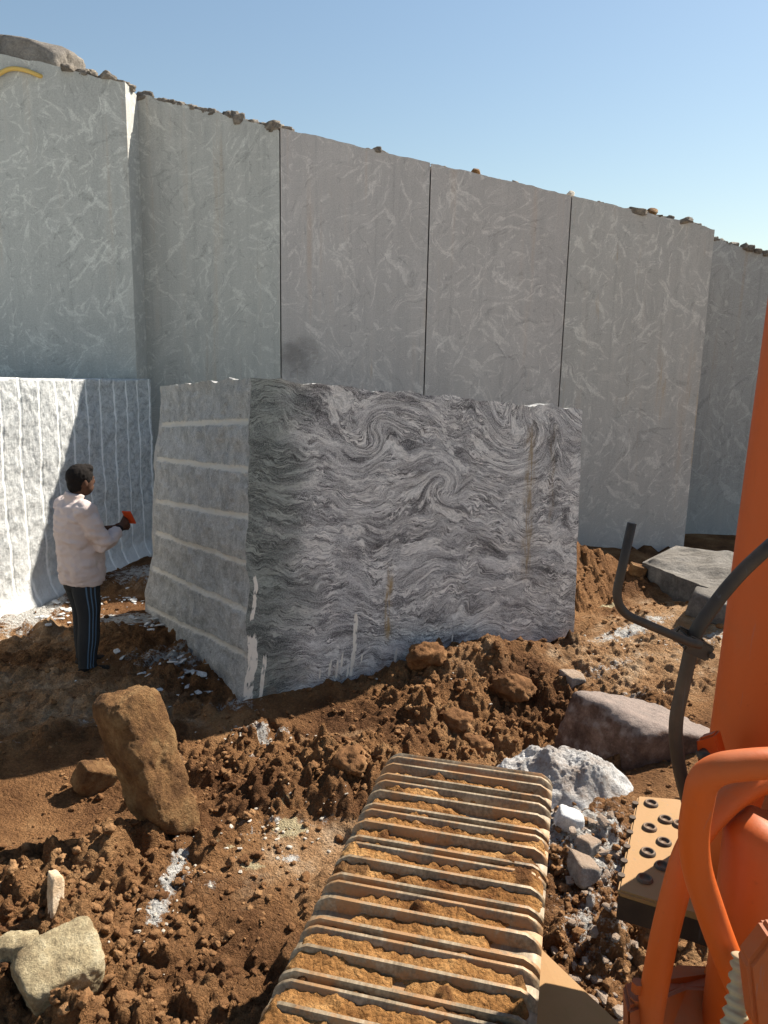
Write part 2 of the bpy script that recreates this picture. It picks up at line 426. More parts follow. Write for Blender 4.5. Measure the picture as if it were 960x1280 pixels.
M = {}
M['gneiss'] = mat_gneiss(); M['split'] = mat_split(); M['bench'] = mat_bench(); M['soil'] = mat_soil()
M['brownrock'] = mat_stone('ochre_earth_stone', (.11, .05, .022), (.25, .13, .052), (.40, .245, .11), 6, .05)
M['yellowrock'] = mat_stone('yellow_weathered_stone', (.16, .115, .065), (.40, .32, .19), (.56, .48, .32), 7, .02, spec=.15)
M['palerock'] = mat_stone('pale_stone', (.30, .25, .19), (.50, .44, .36), (.66, .61, .53), 9, .012)
M['creamrock'] = mat_stone('cream_stone', (.42, .28, .16), (.62, .46, .30), (.74, .60, .44), 9, .012)
M['greyrock'] = mat_stone('grey_granite_stone', (.17, .155, .14), (.31, .285, .26), (.48, .45, .41), 8, .02, (.36, .22, .12), .55)
M['maroonrock'] = mat_stone('dusty_maroon_boulder', (.065, .036, .026), (.125, .074, .054), (.22, .14, .105), 6, .02, (.42, .36, .32), .45)
M['slab'] = mat_stone('rough_granite_slab', (.075, .072, .069), (.14, .135, .128), (.24, .23, .217), 4, .04, (.34, .29, .23), .35)  # colour darkened to carry the wall's partial shadow on the slab
M['whitepow'] = mat_stone('white_stone_powder', (.24, .16, .11), (.50, .47, .44), (.74, .73, .71), 5, .04, fine=1.0)
M['chips'] = mat_stone('white_granite_chip', (.36, .36, .36), (.56, .56, .55), (.72, .72, .70), 10, .01)
M['rubble'] = mat_stone('brown_grey_rubble', (.10, .085, .07), (.21, .18, .15), (.34, .29, .23), 9, .02)
M['clod'] = mat_stone('soil_clod', (.08, .036, .017), (.21, .105, .046), (.37, .21, .10), 2.6, .03, fine=1.0, spec=.08)
M['topstone'] = mat_stone('weathered_brown_granite', (.12, .105, .09), (.20, .175, .15), (.28, .25, .215), 4, .02)
M['orange'] = mat_paint('orange_machine_paint', (.52, .090, .008), .40, .30, (.30, .13, .06))
M['orange_worn'] = mat_paint('worn_orange_paint', (.40, .078, .009), .46, .45, (.24, .12, .065))
M['black'] = mat_paint('dusty_black_paint', (.040, .028, .020), .38, .45, (.13, .085, .05), 5)
M['beige'] = mat_paint('dusty_beige_plate', (.29, .175, .062), .55, .6, (.34, .19, .08), 4)
M['hole'] = mat_paint('dark_hole_rim', (.07, .055, .04), .5, .4)
M['hose'] = mat_paint('yellow_hose', (.62, .42, .12), .5, .3)
M['cable'] = mat_paint('beige_cable_sleeve', (.40, .34, .22), .6, .4)

def mat_shoe():
    n = NT('worn_track_steel'); v = n.obj
    a = n.noise(v, 9, 6, .65); s = n.noise(n.map(v, scale=(3, 30, 30)), 3, 4, .6)
    c = n.ramp(n.math('ADD', n.math('MULTIPLY', a, .6), n.math('MULTIPLY', s, .4)), [(.34, (.085, .058, .034)), (.48, (.21, .155, .095)), (.66, (.40, .32, .215))])
    mud = n.ss(n.noise(n.n('ShaderNodeNewGeometry').outputs['Position'], 7, 8, .75), .46, .58)
    c = n.mix(n.math('MULTIPLY', mud, .8), c, (.32, .165, .065))
    return n.fin(c, .55, n.bump(n.noise(v, 80, 5, .7), .002, .6), metal=.15, spec=.4)
M['shoe'] = mat_shoe()
def mat_mud():
    n = NT('caked_track_mud'); v = n.obj
    c = n.ramp(n.noise(v, 6, 6, .65), [(.30, (.15, .06, .02)), (.5, (.38, .185, .062)), (.66, (.56, .31, .12))])
    c = n.mix(.5, c, n.mix(1.0, c, n.ramp(n.noise(v, 90, 5, .78), [(.3, .25), (.5, 1.0), (.7, 1.8)]), 'MULTIPLY'))
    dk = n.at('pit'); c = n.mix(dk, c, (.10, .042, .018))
    w = n.ss(n.noise(v, 11, 6, .7), .67, .74); c = n.mix(n.math('MULTIPLY', w, .5), c, (.62, .56, .48))
    vw = n.vm('ADD', v, n.vm('SCALE', n.noise(v, 60, 3, col=True), .02))
    return n.fin(c, .95, n.bump(n.math('ADD', n.noise(v, 60, 8, .8), n.math('MULTIPLY', n.voro(vw, 70), -.7)), .022, 1.0), spec=.1)
M['mud'] = mat_mud()
def cloth(name, c, c2, sc=300):
    n = NT(name); v = n.obj
    k = n.mix(n.noise(v, 5, 4), c, c2)
    return n.fin(k, .9, n.bump(n.noise(n.map(v, scale=(1, 1, .35)), 14, 4, .6), .02, .5), spec=.15)
M['shirt'] = cloth('cream_pink_cotton', (.52, .425, .39), (.60, .505, .465))
M['trouser'] = cloth('charcoal_tracksuit_cloth', (.022, .024, .026), (.035, .036, .038))
M['stripe'] = cloth('pale_blue_stripe', (.075, .13, .20), (.10, .165, .24))
M['skin'] = cloth('dark_brown_skin', (.075, .038, .024), (.10, .052, .034))
M['hair'] = cloth('black_hair', (.010, .008, .007), (.018, .014, .012))
M['shoeblack'] = cloth('black_shoe', (.018, .015, .013), (.04, .032, .026))
M['strap'] = cloth('black_strap', (.012, .012, .013), (.02, .02, .02))
M['phone'] = mat_paint('orange_phone_case', (.75, .10, .025), .35, .05)
M['screen'] = mat_paint('dark_screen', (.02, .02, .022), .15, .0)
M['eye'] = mat_paint('eye_white', (.6, .57, .52), .2, .0)

# ------------------------------------------------------------------ ground
BF, BR, BL, BB = Vector((-1.01, 5.35, 0)), Vector((1.82, 6.88, 0)), Vector((-2.35, 7.31, 0)), Vector((.50, 8.84, 0))
_fd = (BR - BF).normalized(); _fn = Vector((_fd.y, -_fd.x, 0))
def bump2(x, y, cx, cy, rx, ry, rot=0.0):
    c, s = math.cos(rot), math.sin(rot)
    a = ((x - cx) * c + (y - cy) * s) / rx; b = (-(x - cx) * s + (y - cy) * c) / ry
    return np.exp(-(a * a + b * b))
def terrain(x, y, fine=True):
    x = np.asarray(x, float); y = np.asarray(y, float)
    P = np.stack([x, y, np.zeros_like(x)], 1)
    inner = sstep(26, 12, np.hypot(x, y - 4))
    z = 0.05 * fbm(P * .55, 3) * inner
    u = (x - BF.x) * _fd.x + (y - BF.y) * _fd.y
    q = (x - BF.x) * _fn.x + (y - BF.y) * _fn.y
    seat = sstep(-.1, .3, q)
    # bank of pushed soil along the foot of the block and the drop to the digging pit
    bank = np.exp(-((u - 2.0) / .75) ** 2) * np.exp(-((q - .24) / .26) ** 2)
    z += .25 * bank * (1 + .5 * perlin(P * 3.1))
    z += -.10 * np.exp(-((q + .05) / .16) ** 2) * sstep(2.25, 2.7, u) * sstep(3.6, 3.2, u)
    z += -.10 * np.exp(-((u - .2) / .7) ** 2) * sstep(.0, .5, q) * sstep(1.2, .6, q)
    z += -.26 * bump2(x, y, 1.15, 5.0, .9, .55, .3)
    z += .12 * bump2(x, y, -.35, 4.35, .6, .45)
    z += .10 * bump2(x, y, -1.55, 3.15, .6, .35)
    z += -.10 * bump2(x, y, -1.75, 4.0, .45, .4)
    z += .10 * bump2(x, y, .15, 4.1, .5, .35)
    # heap of loose earth behind the block
    z += .62 * bump2(x, y, 1.75, 8.9, 1.0, .8) * (1 + .25 * perlin(P * 2.2))
    z += .20 * bump2(x, y, 2.9, 8.0, .5, .4)
    z += .20 * bump2(x, y, 3.2, 7.0, .9, .6)
    z += -.06 * bump2(x, y, .35, 2.2, .7, 1.2)
    tread = bump2(x, y, -.55, 3.2, .6, .55)
    clod = .12 + .9 * sstep(.42, .62, .5 + .5 * fbm(P * .9 + 3.3, 2)) 
    clod = np.maximum(clod, bump2(x, y, -.6, 4.45, .95, .5)); clod = np.maximum(clod, bump2(x, y, -1.5, 3.0, .6, .5))
    clod = np.maximum(clod, bump2(x, y, .7, 5.6, 1.0, .7)); clod = np.maximum(clod, .9 * bump2(x, y, 1.1, 3.3, .5, .9))
    clod = np.maximum(clod, bump2(x, y, 2.0, 8.4, 1.2, .8))
    clod *= 1 - .75 * tread
    clod *= 1 - .7 * bump2(x, y, -2.4, 5.9, .9, 1.0)
    clod *= 1 - .7 * bump2(x, y, 2.6, 6.4, 1.0, .8, .5)
    clod *= 1 - .6 * bump2(x, y, -2.6, 4.7, 1.0, .5)
    clod *= inner
    if fine:
        Q = P + .04 * np.stack([perlin(P * 5), perlin(P * 5 + 40), np.zeros_like(x)], 1)
        z += clod * (.065 * billow(Q * 2.6, 2) + .042 * billow(Q * 6.5, 2) + .016 * billow(Q * 17, 2))
        W = P + .035 * np.stack([perlin(P * 11 + 5), perlin(P * 11 + 60), np.zeros_like(x)], 1) + .012 * np.stack([perlin(P * 34 + 5), perlin(P * 34 + 60), np.zeros_like(x)], 1)
        m2 = np.clip(clod * 1.1, 0, 1)
        z += m2 * (1.3 * lumps(W[:, 0], W[:, 1], .19, 3, .62) + lumps(W[:, 0] + .3, W[:, 1], .085, 9, .7, 1.1) + lumps(W[:, 0] + 5, W[:, 1] + .1, .034, 21, .75, 1.0))
        z += m2 * .010 * fbm(P * 40, 2) * inner
        z += (.3 + .7 * clod) * .010 * fbm(P * 26, 2) * inner
        rut = np.sin((x * .26 - y * .97) * 34 + 3 * perlin(P * 2)) * tread
        z += .008 * rut
    return z
def lumps(x, y, cell, seed, keep=.75, flat=.75):
    """half-buried clods: domes on a jittered lattice"""
    gx_, gy_ = x / cell, y / cell; ix, iy = np.floor(gx_).astype(int), np.floor(gy_).astype(int); h = np.zeros_like(gx_)
    for dx in (-1, 0, 1):
        for dy in (-1, 0, 1):
            a, b = (ix + dx) & 255, (iy + dy) & 255; k = _PERM[_PERM[a + seed] + b]
            r1, r2, r3, r4 = (_PERM[k + j] / 255. for j in (11, 57, 101, 151))
            d2 = (gx_ - ix - dx - r1) ** 2 + (gy_ - iy - dy - r2) ** 2; rr = .16 + .46 * r3 ** 1.5
            h = np.maximum(h, np.where(r4 < keep, np.sqrt(np.maximum(0, rr * rr - d2)), 0))
    return h * cell * flat
def hz(x, y, fine=True): return float(terrain(np.array([x]), np.array([y]), fine)[0])

def spaced(lo, hi, step, far_lo, far_hi, g=1.22):
    c = list(np.arange(lo, hi, step)); s = step
    a = lo
    left = []
    while a > far_lo: s *= g; a -= s; left.append(a)
    b = c[-1]; s = step; right = []
    while b < far_hi: s *= g; b += s; right.append(b)
    return np.array(left[::-1] + c + right)
gx = spaced(-2.9, 2.9, .0115, -700, 700, 1.12); gy = spaced(1.9, 6.6, .0115, -700, 700, 1.10)
GX, GY = np.meshgrid(gx, gy, indexing='ij'); fx, fy = GX.ravel(), GY.ravel()
gzv = terrain(fx, fy)
me = np_mesh('ground', np.stack([fx, fy, gzv], 1), grid_faces(len(gx), len(gy)))
P3 = np.stack([fx, fy, 0 * fx], 1)
dry = np.zeros_like(fx)
for (cx, cy, rx, ry, rot, k) in [(2.7, 6.6, 1.5, .9, .4, 1.0), (-3.1, 6.5, .9, .5, 0, .7), (-.45, 3.3, .55, .5, 0, .55), (-2.4, 8.0, .8, .5, 0, .7), (.75, 5.9, .8, .3, .5, .45), (-2.8, 4.9, .7, .35, .2, .5), (-1.9, 3.1, .5, .3, 0, .35), (3.4, 7.5, 1, .6, 0, .6), (-.35, 3.55, .35, .3, 0, .9), (-2.6, 5.3, 1.0, .55, .1, 1.0), (-1.6, 5.2, .7, .35, .1, .7), (-1.35, 4.45, .35, .2, .3, .6), (-.3, 5.0, .5, .12, .3, .6)]:
    dry = np.maximum(dry, k * bump2(fx, fy, cx, cy, rx, ry, rot))
dry = np.clip(dry + .25 * fbm(P3 * 1.3, 3), 0, 1)
pow_ = np.zeros_like(fx)
def seg(x, y, a, b, w):
    ax, ay = a; bx, by = b; L = (bx - ax) ** 2 + (by - ay) ** 2
    t = np.clip(((x - ax) * (bx - ax) + (y - ay) * (by - ay)) / L, 0, 1)
    return np.exp(-(((x - ax - t * (bx - ax)) ** 2 + (y - ay - t * (by - ay)) ** 2) / w ** 2))
for (cx, cy, rx, ry, rot, k) in [(-2.45, 7.0, .45, .22, .2, 1.0), (-1.75, 6.1, .5, .35, .3, .75), (-.81, 4.97, .28, .1, -.2, .8), (-3.45, 7.3, .35, .9, .1, 1.0), (-2.6, 8.6, .7, .6, 0, .9), (2.35, 6.85, .6, .16, .35, .85), (2.0, 6.2, .6, .15, .5, .6), (3.2, 6.6, .7, .15, .2, .7), (-.44, 3.52, .07, .05, 0, 1.0), (-1.9, 5.0, .35, .10, .1, .6), (-2.6, 4.6, .3, .08, .3, .55), (1.12, 3.75, .35, .5, 0, .85), (1.0, 3.1, .25, .4, 0, .65), (-.5, 3.75, .4, .12, .2, .5), (-.9, 4.55, .3, .08, .6, .55), (1.9, 5.6, .5, .12, .4, .6), (-.8, 3.25, .12, .06, .4, .5), (-1.05, 5.3, .3, .15, 0, .6), (.95, 4.2, .3, .3, 0, .7), (-3.3, 5.8, .3, .12, .5, .9)]:
    pow_ = np.maximum(pow_, k * bump2(fx, fy, cx, cy, rx, ry, rot))
pow_ = np.maximum(pow_, .95 * seg(fx, fy, (-1.00, 3.56), (-1.0, 3.05), .045)); pow_ = np.maximum(pow_, .8 * seg(fx, fy, (-.95, 3.3), (-.98, 3.0), .05))
och = np.zeros_like(fx)
for (cx, cy, rx, ry, k) in [(-.47, 3.74, .11, .09, 1.0), (-.62, 3.45, .10, .05, .8), (2.35, 7.6, .14, .05, 1.0), (-.55, 3.95, .1, .06, .6), (-.75, 3.6, .14, .05, .55)]:
    och = np.maximum(och, k * bump2(fx, fy, cx, cy, rx, ry))
attr(me, 'pale', np.maximum(sstep(1.0, -.6, fy), sstep(9, 14, np.hypot(fx, fy - 4))));  attr(me, 'dry', dry); attr(me, 'powder', pow_); attr(me, 'ochre', och)  # pale: unseen ground behind the camera and far off, lightened to bounce fill light
tag(link('ground', me, None, [M['soil']]), 'red brown churned quarry soil under everything', 'ground', kind='structure')

# ------------------------------------------------------------------ stones
def ico(sub):
    bm = bmesh.new(); bmesh.ops.create_icosphere(bm, subdivisions=sub, radius=1.0)
    V = np.array([v.co[:] for v in bm.verts]); F = np.array([[v.index for v in f.verts] for f in bm.faces]); bm.free()
    return V, F
ICO = {k: ico(k) for k in (1, 2, 3, 4, 5, 6)}
def stone_shape(seed, sub=4, nplanes=14, rough=.06, sharp=22, freq=2.0, boxy=0.0):
    """a broken stone: many cleaved faces of a rounded body, roughened"""
    r = np.random.RandomState(seed); V, F = ICO[sub]
    Nn = r.normal(size=(nplanes, 3)); Nn /= np.linalg.norm(Nn, axis=1)[:, None]
    D = r.uniform(.72, 1.0, nplanes)
    if boxy:
        ax = np.vstack([np.eye(3), -np.eye(3)]); ax = ax + r.normal(scale=.10, size=ax.shape); ax /= np.linalg.norm(ax, axis=1)[:, None]
        Nn = np.vstack([Nn, ax]); D = np.concatenate([D * (1 + .25 * boxy), np.full(6, .72)])
    t = (V @ Nn.T) / D[None, :]
    rad = 1.0 / (np.log(np.exp(np.clip(t, 0, None) * sharp).sum(1)) / sharp)
    rad = np.minimum(rad, 1.35); P = V * rad[:, None]
    off = r.uniform(0, 50, 3)
    P = P * (1 + rough * fbm(P * freq + off, 5, .55) + rough * .6 * (billow(P * freq * 3 + off, 2)))[:, None]
    return P, F
def rock(name, loc, dims, rot=(0, 0, 0), seed=1, mat=None, label='', cat='rock', sub=5, group=None, **kw):
    rg, fq = kw.pop('rough', .06), kw.pop('freq', 2.0)
    P, F = stone_shape(seed, sub, rough=0.0, **kw)
    P = P * (np.array(dims) / 2)
    m = float(np.prod(dims)) ** (1 / 3) / 2; off = seed * 3.7
    nd = P / np.linalg.norm(P, axis=1)[:, None]
    P = P + nd * (m * rg * (fbm(P / m * fq + off, 6, .58) + .28 * billow(P / m * fq * 2.5 + off, 3)))[:, None]
    o = link(name, np_mesh(name, P, F), None, [mat])
    o.location = loc; o.rotation_euler = rot
    return tag(o, label, cat, group)

# ------------------------------------------------------------------ quarry walls
def wall_grid(p0, p1, top0, top1, name, mat, parent, nx=60, nz=60, depth=4.0, zb=-.4, rough=.006, topbump=.04, seed=0, topfn=None):
    """a sawn slab face from p0 to p1 (plan points) with the body of the rock behind it"""
    p0, p1 = Vector((*p0, 0)), Vector((*p1, 0)); d = p1 - p0; L = d.length; d = d / L; nrm = Vector((d.y, -d.x, 0))
    s = np.linspace(0, 1, nx); t = np.linspace(0, 1, nz)
    S, T = np.meshgrid(s, t, indexing='ij'); S = S.ravel(); T = T.ravel()
    top = top0 + (top1 - top0) * s + topbump * fbm(np.stack([s * L * 3.0 + seed * 3, 0 * s + seed, 0 * s], 1), 4, .6)
    if topfn is not None: top = top + topfn(s)
    topS = np.repeat(top, nz)
    X = p0.x + d.x * S * L; Y = p0.y + d.y * S * L; Z = zb + (topS - zb) * T
    Q = np.stack([X, Y, Z], 1)
    disp = rough * fbm(Q * 1.2 + seed, 3)
    edge = np.clip(np.minimum(S, 1 - S) * L / .1, 0, 1)
    X += nrm.x * disp * edge; Y += nrm.y * disp * edge
    front = np.stack([X, Y, Z], 1)
    idx = np.arange(nx * nz).reshape(nx, nz)
    F = [list(f) for f in grid_faces(nx, nz)]
    V = [tuple(v) for v in front]
    base = len(V)
    # back row: top edge and bottom edge pushed back
    for i in range(nx): V.append(tuple(front[idx[i, -1]] - np.array(nrm[:]) * depth + np.array((0, 0, -.1))))
    for i in range(nx): V.append(tuple(front[idx[i, 0]] - np.array(nrm[:]) * depth))
    for i in range(nx - 1): F.append([idx[i, -1], idx[i + 1, -1], base + i + 1, base + i])
    for i in range(nx - 1): F.append([base + i, base + i + 1, base + nx + i + 1, base + nx + i])
    me = bpy.data.meshes.new(name)
    F = [[int(a) for a in f] for f in F]
    F.append([int(idx[0, k]) for k in range(nz - 1, -1, -1)] + [base + nx, base][::1] if False else [int(idx[0, k]) for k in range(nz)] + [base, base + nx])
    F.append([int(idx[-1, k]) for k in range(nz - 1, -1, -1)] + [base + nx + nx - 1, base + nx - 1])
    me.from_pydata(V, [], F); me.validate(); me.update()
    bm = bmesh.new(); bm.from_mesh(me); bmesh.ops.recalc_face_normals(bm, faces=bm.faces); bm.to_mesh(me); bm.free()
    return link(name, me, parent, [mat])

WY = 10.4
wall = empty('quarry_wall', (0, WY, 0))
tag(wall, 'tall sawn grey granite quarry face cut into panels by thin dark vertical kerfs', 'rock wall')
def topz(x): return 5.70 + (x + 3.22) * (4.26 - 5.70) / (4.15 + 3.22)
def wpanel(x0, x1, y0, y1, mat, seed, **kw):
    o = wall_grid((x0, y0 - WY), (x1, y1 - WY), topz(x0), topz(x1), 'wall_panel', mat, wall, seed=seed, **kw)
    return o
g = .008
WM = [mat_wall((.97, 1.0, .955), 0.0, .6), mat_wall((.98, 1.0, .95), 11.0, .5), mat_wall((1.04, .99, .96), 23.0, .5, .66, (-1.20, 0, 2.55)), mat_wall((1.04, .985, .95), 37.0, .55, .66), mat_wall((1.02, .99, .94), 51.0, .6, .60), mat_wall((.78, .80, .79), 77.0, .5)]  # first two tints greenish: windscreen reflection put into the stone colour
wpanel(-9.0, -3.19, 9.97, 9.95, WM[0], 1.0, nx=140, nz=70, topbump=.03)
wpanel(-3.30, -1.41 - g, WY, WY, WM[1], 2.0, topbump=.055)
wpanel(-1.41 + g, .50 - g, WY, WY, WM[2], 3.0, topbump=.018)
wpanel(.50 + g, 2.31 - g, WY, WY, WM[3], 4.0, topbump=.018)
wpanel(2.31 + g, 4.17, WY, WY, WM[4], 5.0, topbump=.018)
def fwz(x): return 4.33 - .24 * (x - 4.5)
far_wall = wall_grid((0.6, 0), (9.6, .4), fwz(2.5), fwz(11.5), 'quarry_wall', WM[5], None, seed=6.0, nx=120, nz=50, topbump=.05)
# the recessed face starts behind the end of the main wall
far_wall.location = (1.9, 11.4, 0)
tag(far_wall, 'lower grey quarry face set back behind the right end of the tall panelled wall', 'rock wall')

# drilled bench on the left
def bench():
    a = np.array((-6.41, -4.0)); b = np.array((-3.0, 9.90)); L = np.linalg.norm(b - a); d = (b - a) / L; nrm = np.array((d[1], -d[0]))  # bench carried on unseen past the camera to bounce sun onto the block
    nx, nz = 760, 120
    s = np.concatenate([np.linspace(0, 10.4, 90), np.linspace(10.43, L, nx - 90)]); t = np.linspace(0, 1, nz); S, T = np.meshgrid(s, t, indexing='ij'); S = S.ravel(); T = T.ravel()
    top = 2.27 - .026 * (s - 11.65) + .03 * fbm(np.stack([s * 3, 0 * s, 0 * s], 1), 4)
    Z = -.3 + (np.repeat(top, nz) + .3) * T
    X = a[0] + d[0] * S; Y = a[1] + d[1] * S
    Q = np.stack([X, Y, Z], 1)
    rough = .030 * fbm(Q * np.array((1.2, 1.2, 1.2)), 3, .5) + .010 * fbm(Q * 9, 3, .6)
    g = np.zeros_like(S)
    c = .10
    r = np.random.RandomState(3)
    while c < L:
        wob = .004 * perlin(np.stack([Z * 1.5, np.full_like(Z, c * 7), 0 * Z], 1))
        dd = np.abs(S - c - wob); wdt = .024
        g = np.maximum(g, np.clip(1 - (dd / wdt) ** 2, 0, 1) * (.72 + .28 * perlin(np.stack([Z * 4, np.full_like(Z, c * 3), 0 * Z], 1))))
        c += .27 + r.uniform(-.03, .03)
    fl = .10 * np.clip(1 - Z / .25, 0, 1) ** 2    # rubble flare at the foot
    out = rough - .010 * g + fl
    V = np.stack([X + nrm[0] * out, Y + nrm[1] * out, Z], 1)
    F = [[int(k) for k in f] for f in grid_faces(nx, nz)]
    idx = np.arange(nx * nz).reshape(nx, nz)
    V = [tuple(v) for v in V]; base = len(V)
    for i in range(nx): V.append((V[idx[i, -1]][0] - 5, V[idx[i, -1]][1], V[idx[i, -1]][2] - .05))
    for i in range(nx - 1): F.append([int(idx[i, -1]), int(idx[i + 1, -1]), base + i + 1, base + i])
    nb = len(V); V.append((V[base][0], V[base][1], -.3)); V.append((V[idx[0, 0]][0], V[idx[0, 0]][1], -.3))
    F.append([int(k) for k in idx[0, :]] + [base, nb])
    me = bpy.data.meshes.new('rock_bench'); me.from_pydata(V, [], F); me.update()
    for p in me.polygons: p.use_smooth = True
    attr(me, 'groove', list(sstep(.25, .7, g)) + [0] * (len(V) - len(g)))
    o = link('rock_bench', me, None, [M['bench']])
    tag(o, 'bright broken granite bench with vertical white drill lines left of the man', 'rock bench')
bench()

# rubble along the rim of the walls: nobody could count it
def scatter_mesh(name, items, mat, variants, kind='stuff', label='', cat='', smooth=True):
    """items: (x,y,z,size(3),seed)"""
    Vs, Fs, n0 = [], [], 0
    for (x, y, z, sx, sy, sz, k, a, tl) in items:
        P, F = variants[k % len(variants)]
        e = Euler((tl, tl * .7, a)).to_matrix()
        Q = (P * np.array((sx, sy, sz))) @ np.array(e).T + np.array((x, y, z))
        Vs.append(Q); Fs.append(F + n0); n0 += len(P)
    o = link(name, np_mesh(name, np.vstack(Vs), np.vstack(Fs), smooth), None, [mat])
    return tag(o, label, cat, kind=kind)
VAR2 = [stone_shape(100 + k, 3, 16, .30, 16, 3.0) for k in range(12)]
VAR3 = [stone_shape(200 + k, 3, 9, .14, 30, 2.2, .5) for k in range(12)]
VARS = [stone_shape(300 + k, 2, 10, .06, 40, 1.8, .7) for k in range(12)]
R = random.Random(5)
it = []
for i in range(1000):
    x = R.uniform(-4.0, 4.1)
    dens = .5 + .5 * float(perlin(np.array([[x * 1.3, 3.3, 1.1]]))[0])
    w = 1.0 if x < -1.3 else .12
    if 3.0 < x: w = .55
    if R.random() > w * (.35 + 1.1 * dens): continue
    y = (9.98 if x < -3.2 else 10.43) + R.uniform(0, .35)
    s = (.012 + .085 * R.random() ** 2.2) * (1 if x < -1.2 or x > 3 else .6)
    it.append((x, y, topz(x) + s * .10, s * R.uniform(.9, 2.4), s * 1.2, s * R.uniform(.4, 1.0), R.randrange(12), R.uniform(0, 6), R.uniform(-.3, .3)))
scatter_mesh('rim_rubble', it, M['rubble'], VAR3, label='loose broken stone along the top rim of the quarry face', cat='rubble')
it = []
for i in range(150):
    x = R.uniform(4.2, 6.5); s = R.uniform(.02, .075)
    it.append((x, 11.5 + R.uniform(0, .5), fwz(x) + s * .1, s * 1.5, s * 1.2, s, R.randrange(12), R.uniform(0, 6), R.uniform(-.3, .3)))
scatter_mesh('rim_rubble', it, M['rubble'], VAR3, label='loose dark stone along the top of the set back quarry face', cat='rubble')
for px_, py_, s, lb in [(595, 208, .13, 'small brown stone alone on the rim above the middle panels'), (713, 236, .10, 'tan stone on the rim right at the top of the last kerf'), (815, 259, .14, 'small orange stone on the rim of the last panel near its right end')]:
    p = at(px_, py_, 10.5)
    rock('rim_stone', (p.x, p.y, topz(p.x) + s * .28), (s * 1.3, s, s * .8), (0, 0, 1), int(px_), M['palerock'] if px_ == 713 else M['brownrock'], lb, 'stone', 3, 'lone stones on the quarry rim')
# big stone on the rim top left and the yellow hose in front of it
p = at(18, 80, 10.25)
rock('boulder', (p.x - .10, 10.45, 6.02), (1.9, .8, .72), (0, math.radians(6), .05), 12, M['topstone'], 'flat topped brown boulder lying on the rim at the upper left corner', 'boulder', 5, boxy=1.0, nplanes=8, rough=.05, sharp=30)
bm = bmesh.new()
add_tube(bm, smooth_path([at(-60, 150, 9.86), at(-25, 110, 9.88), at(-2, 93, 9.9), at(14, 86, 9.92), at(32, 88, 9.93), at(50, 95, 9.95), at(70, 103, 10.2)], 8), .026, 12)
tag(bm_obj('hose', bm, M['hose'], smooth=True), 'yellow hose looped over the rim in front of the brown boulder', 'hose')

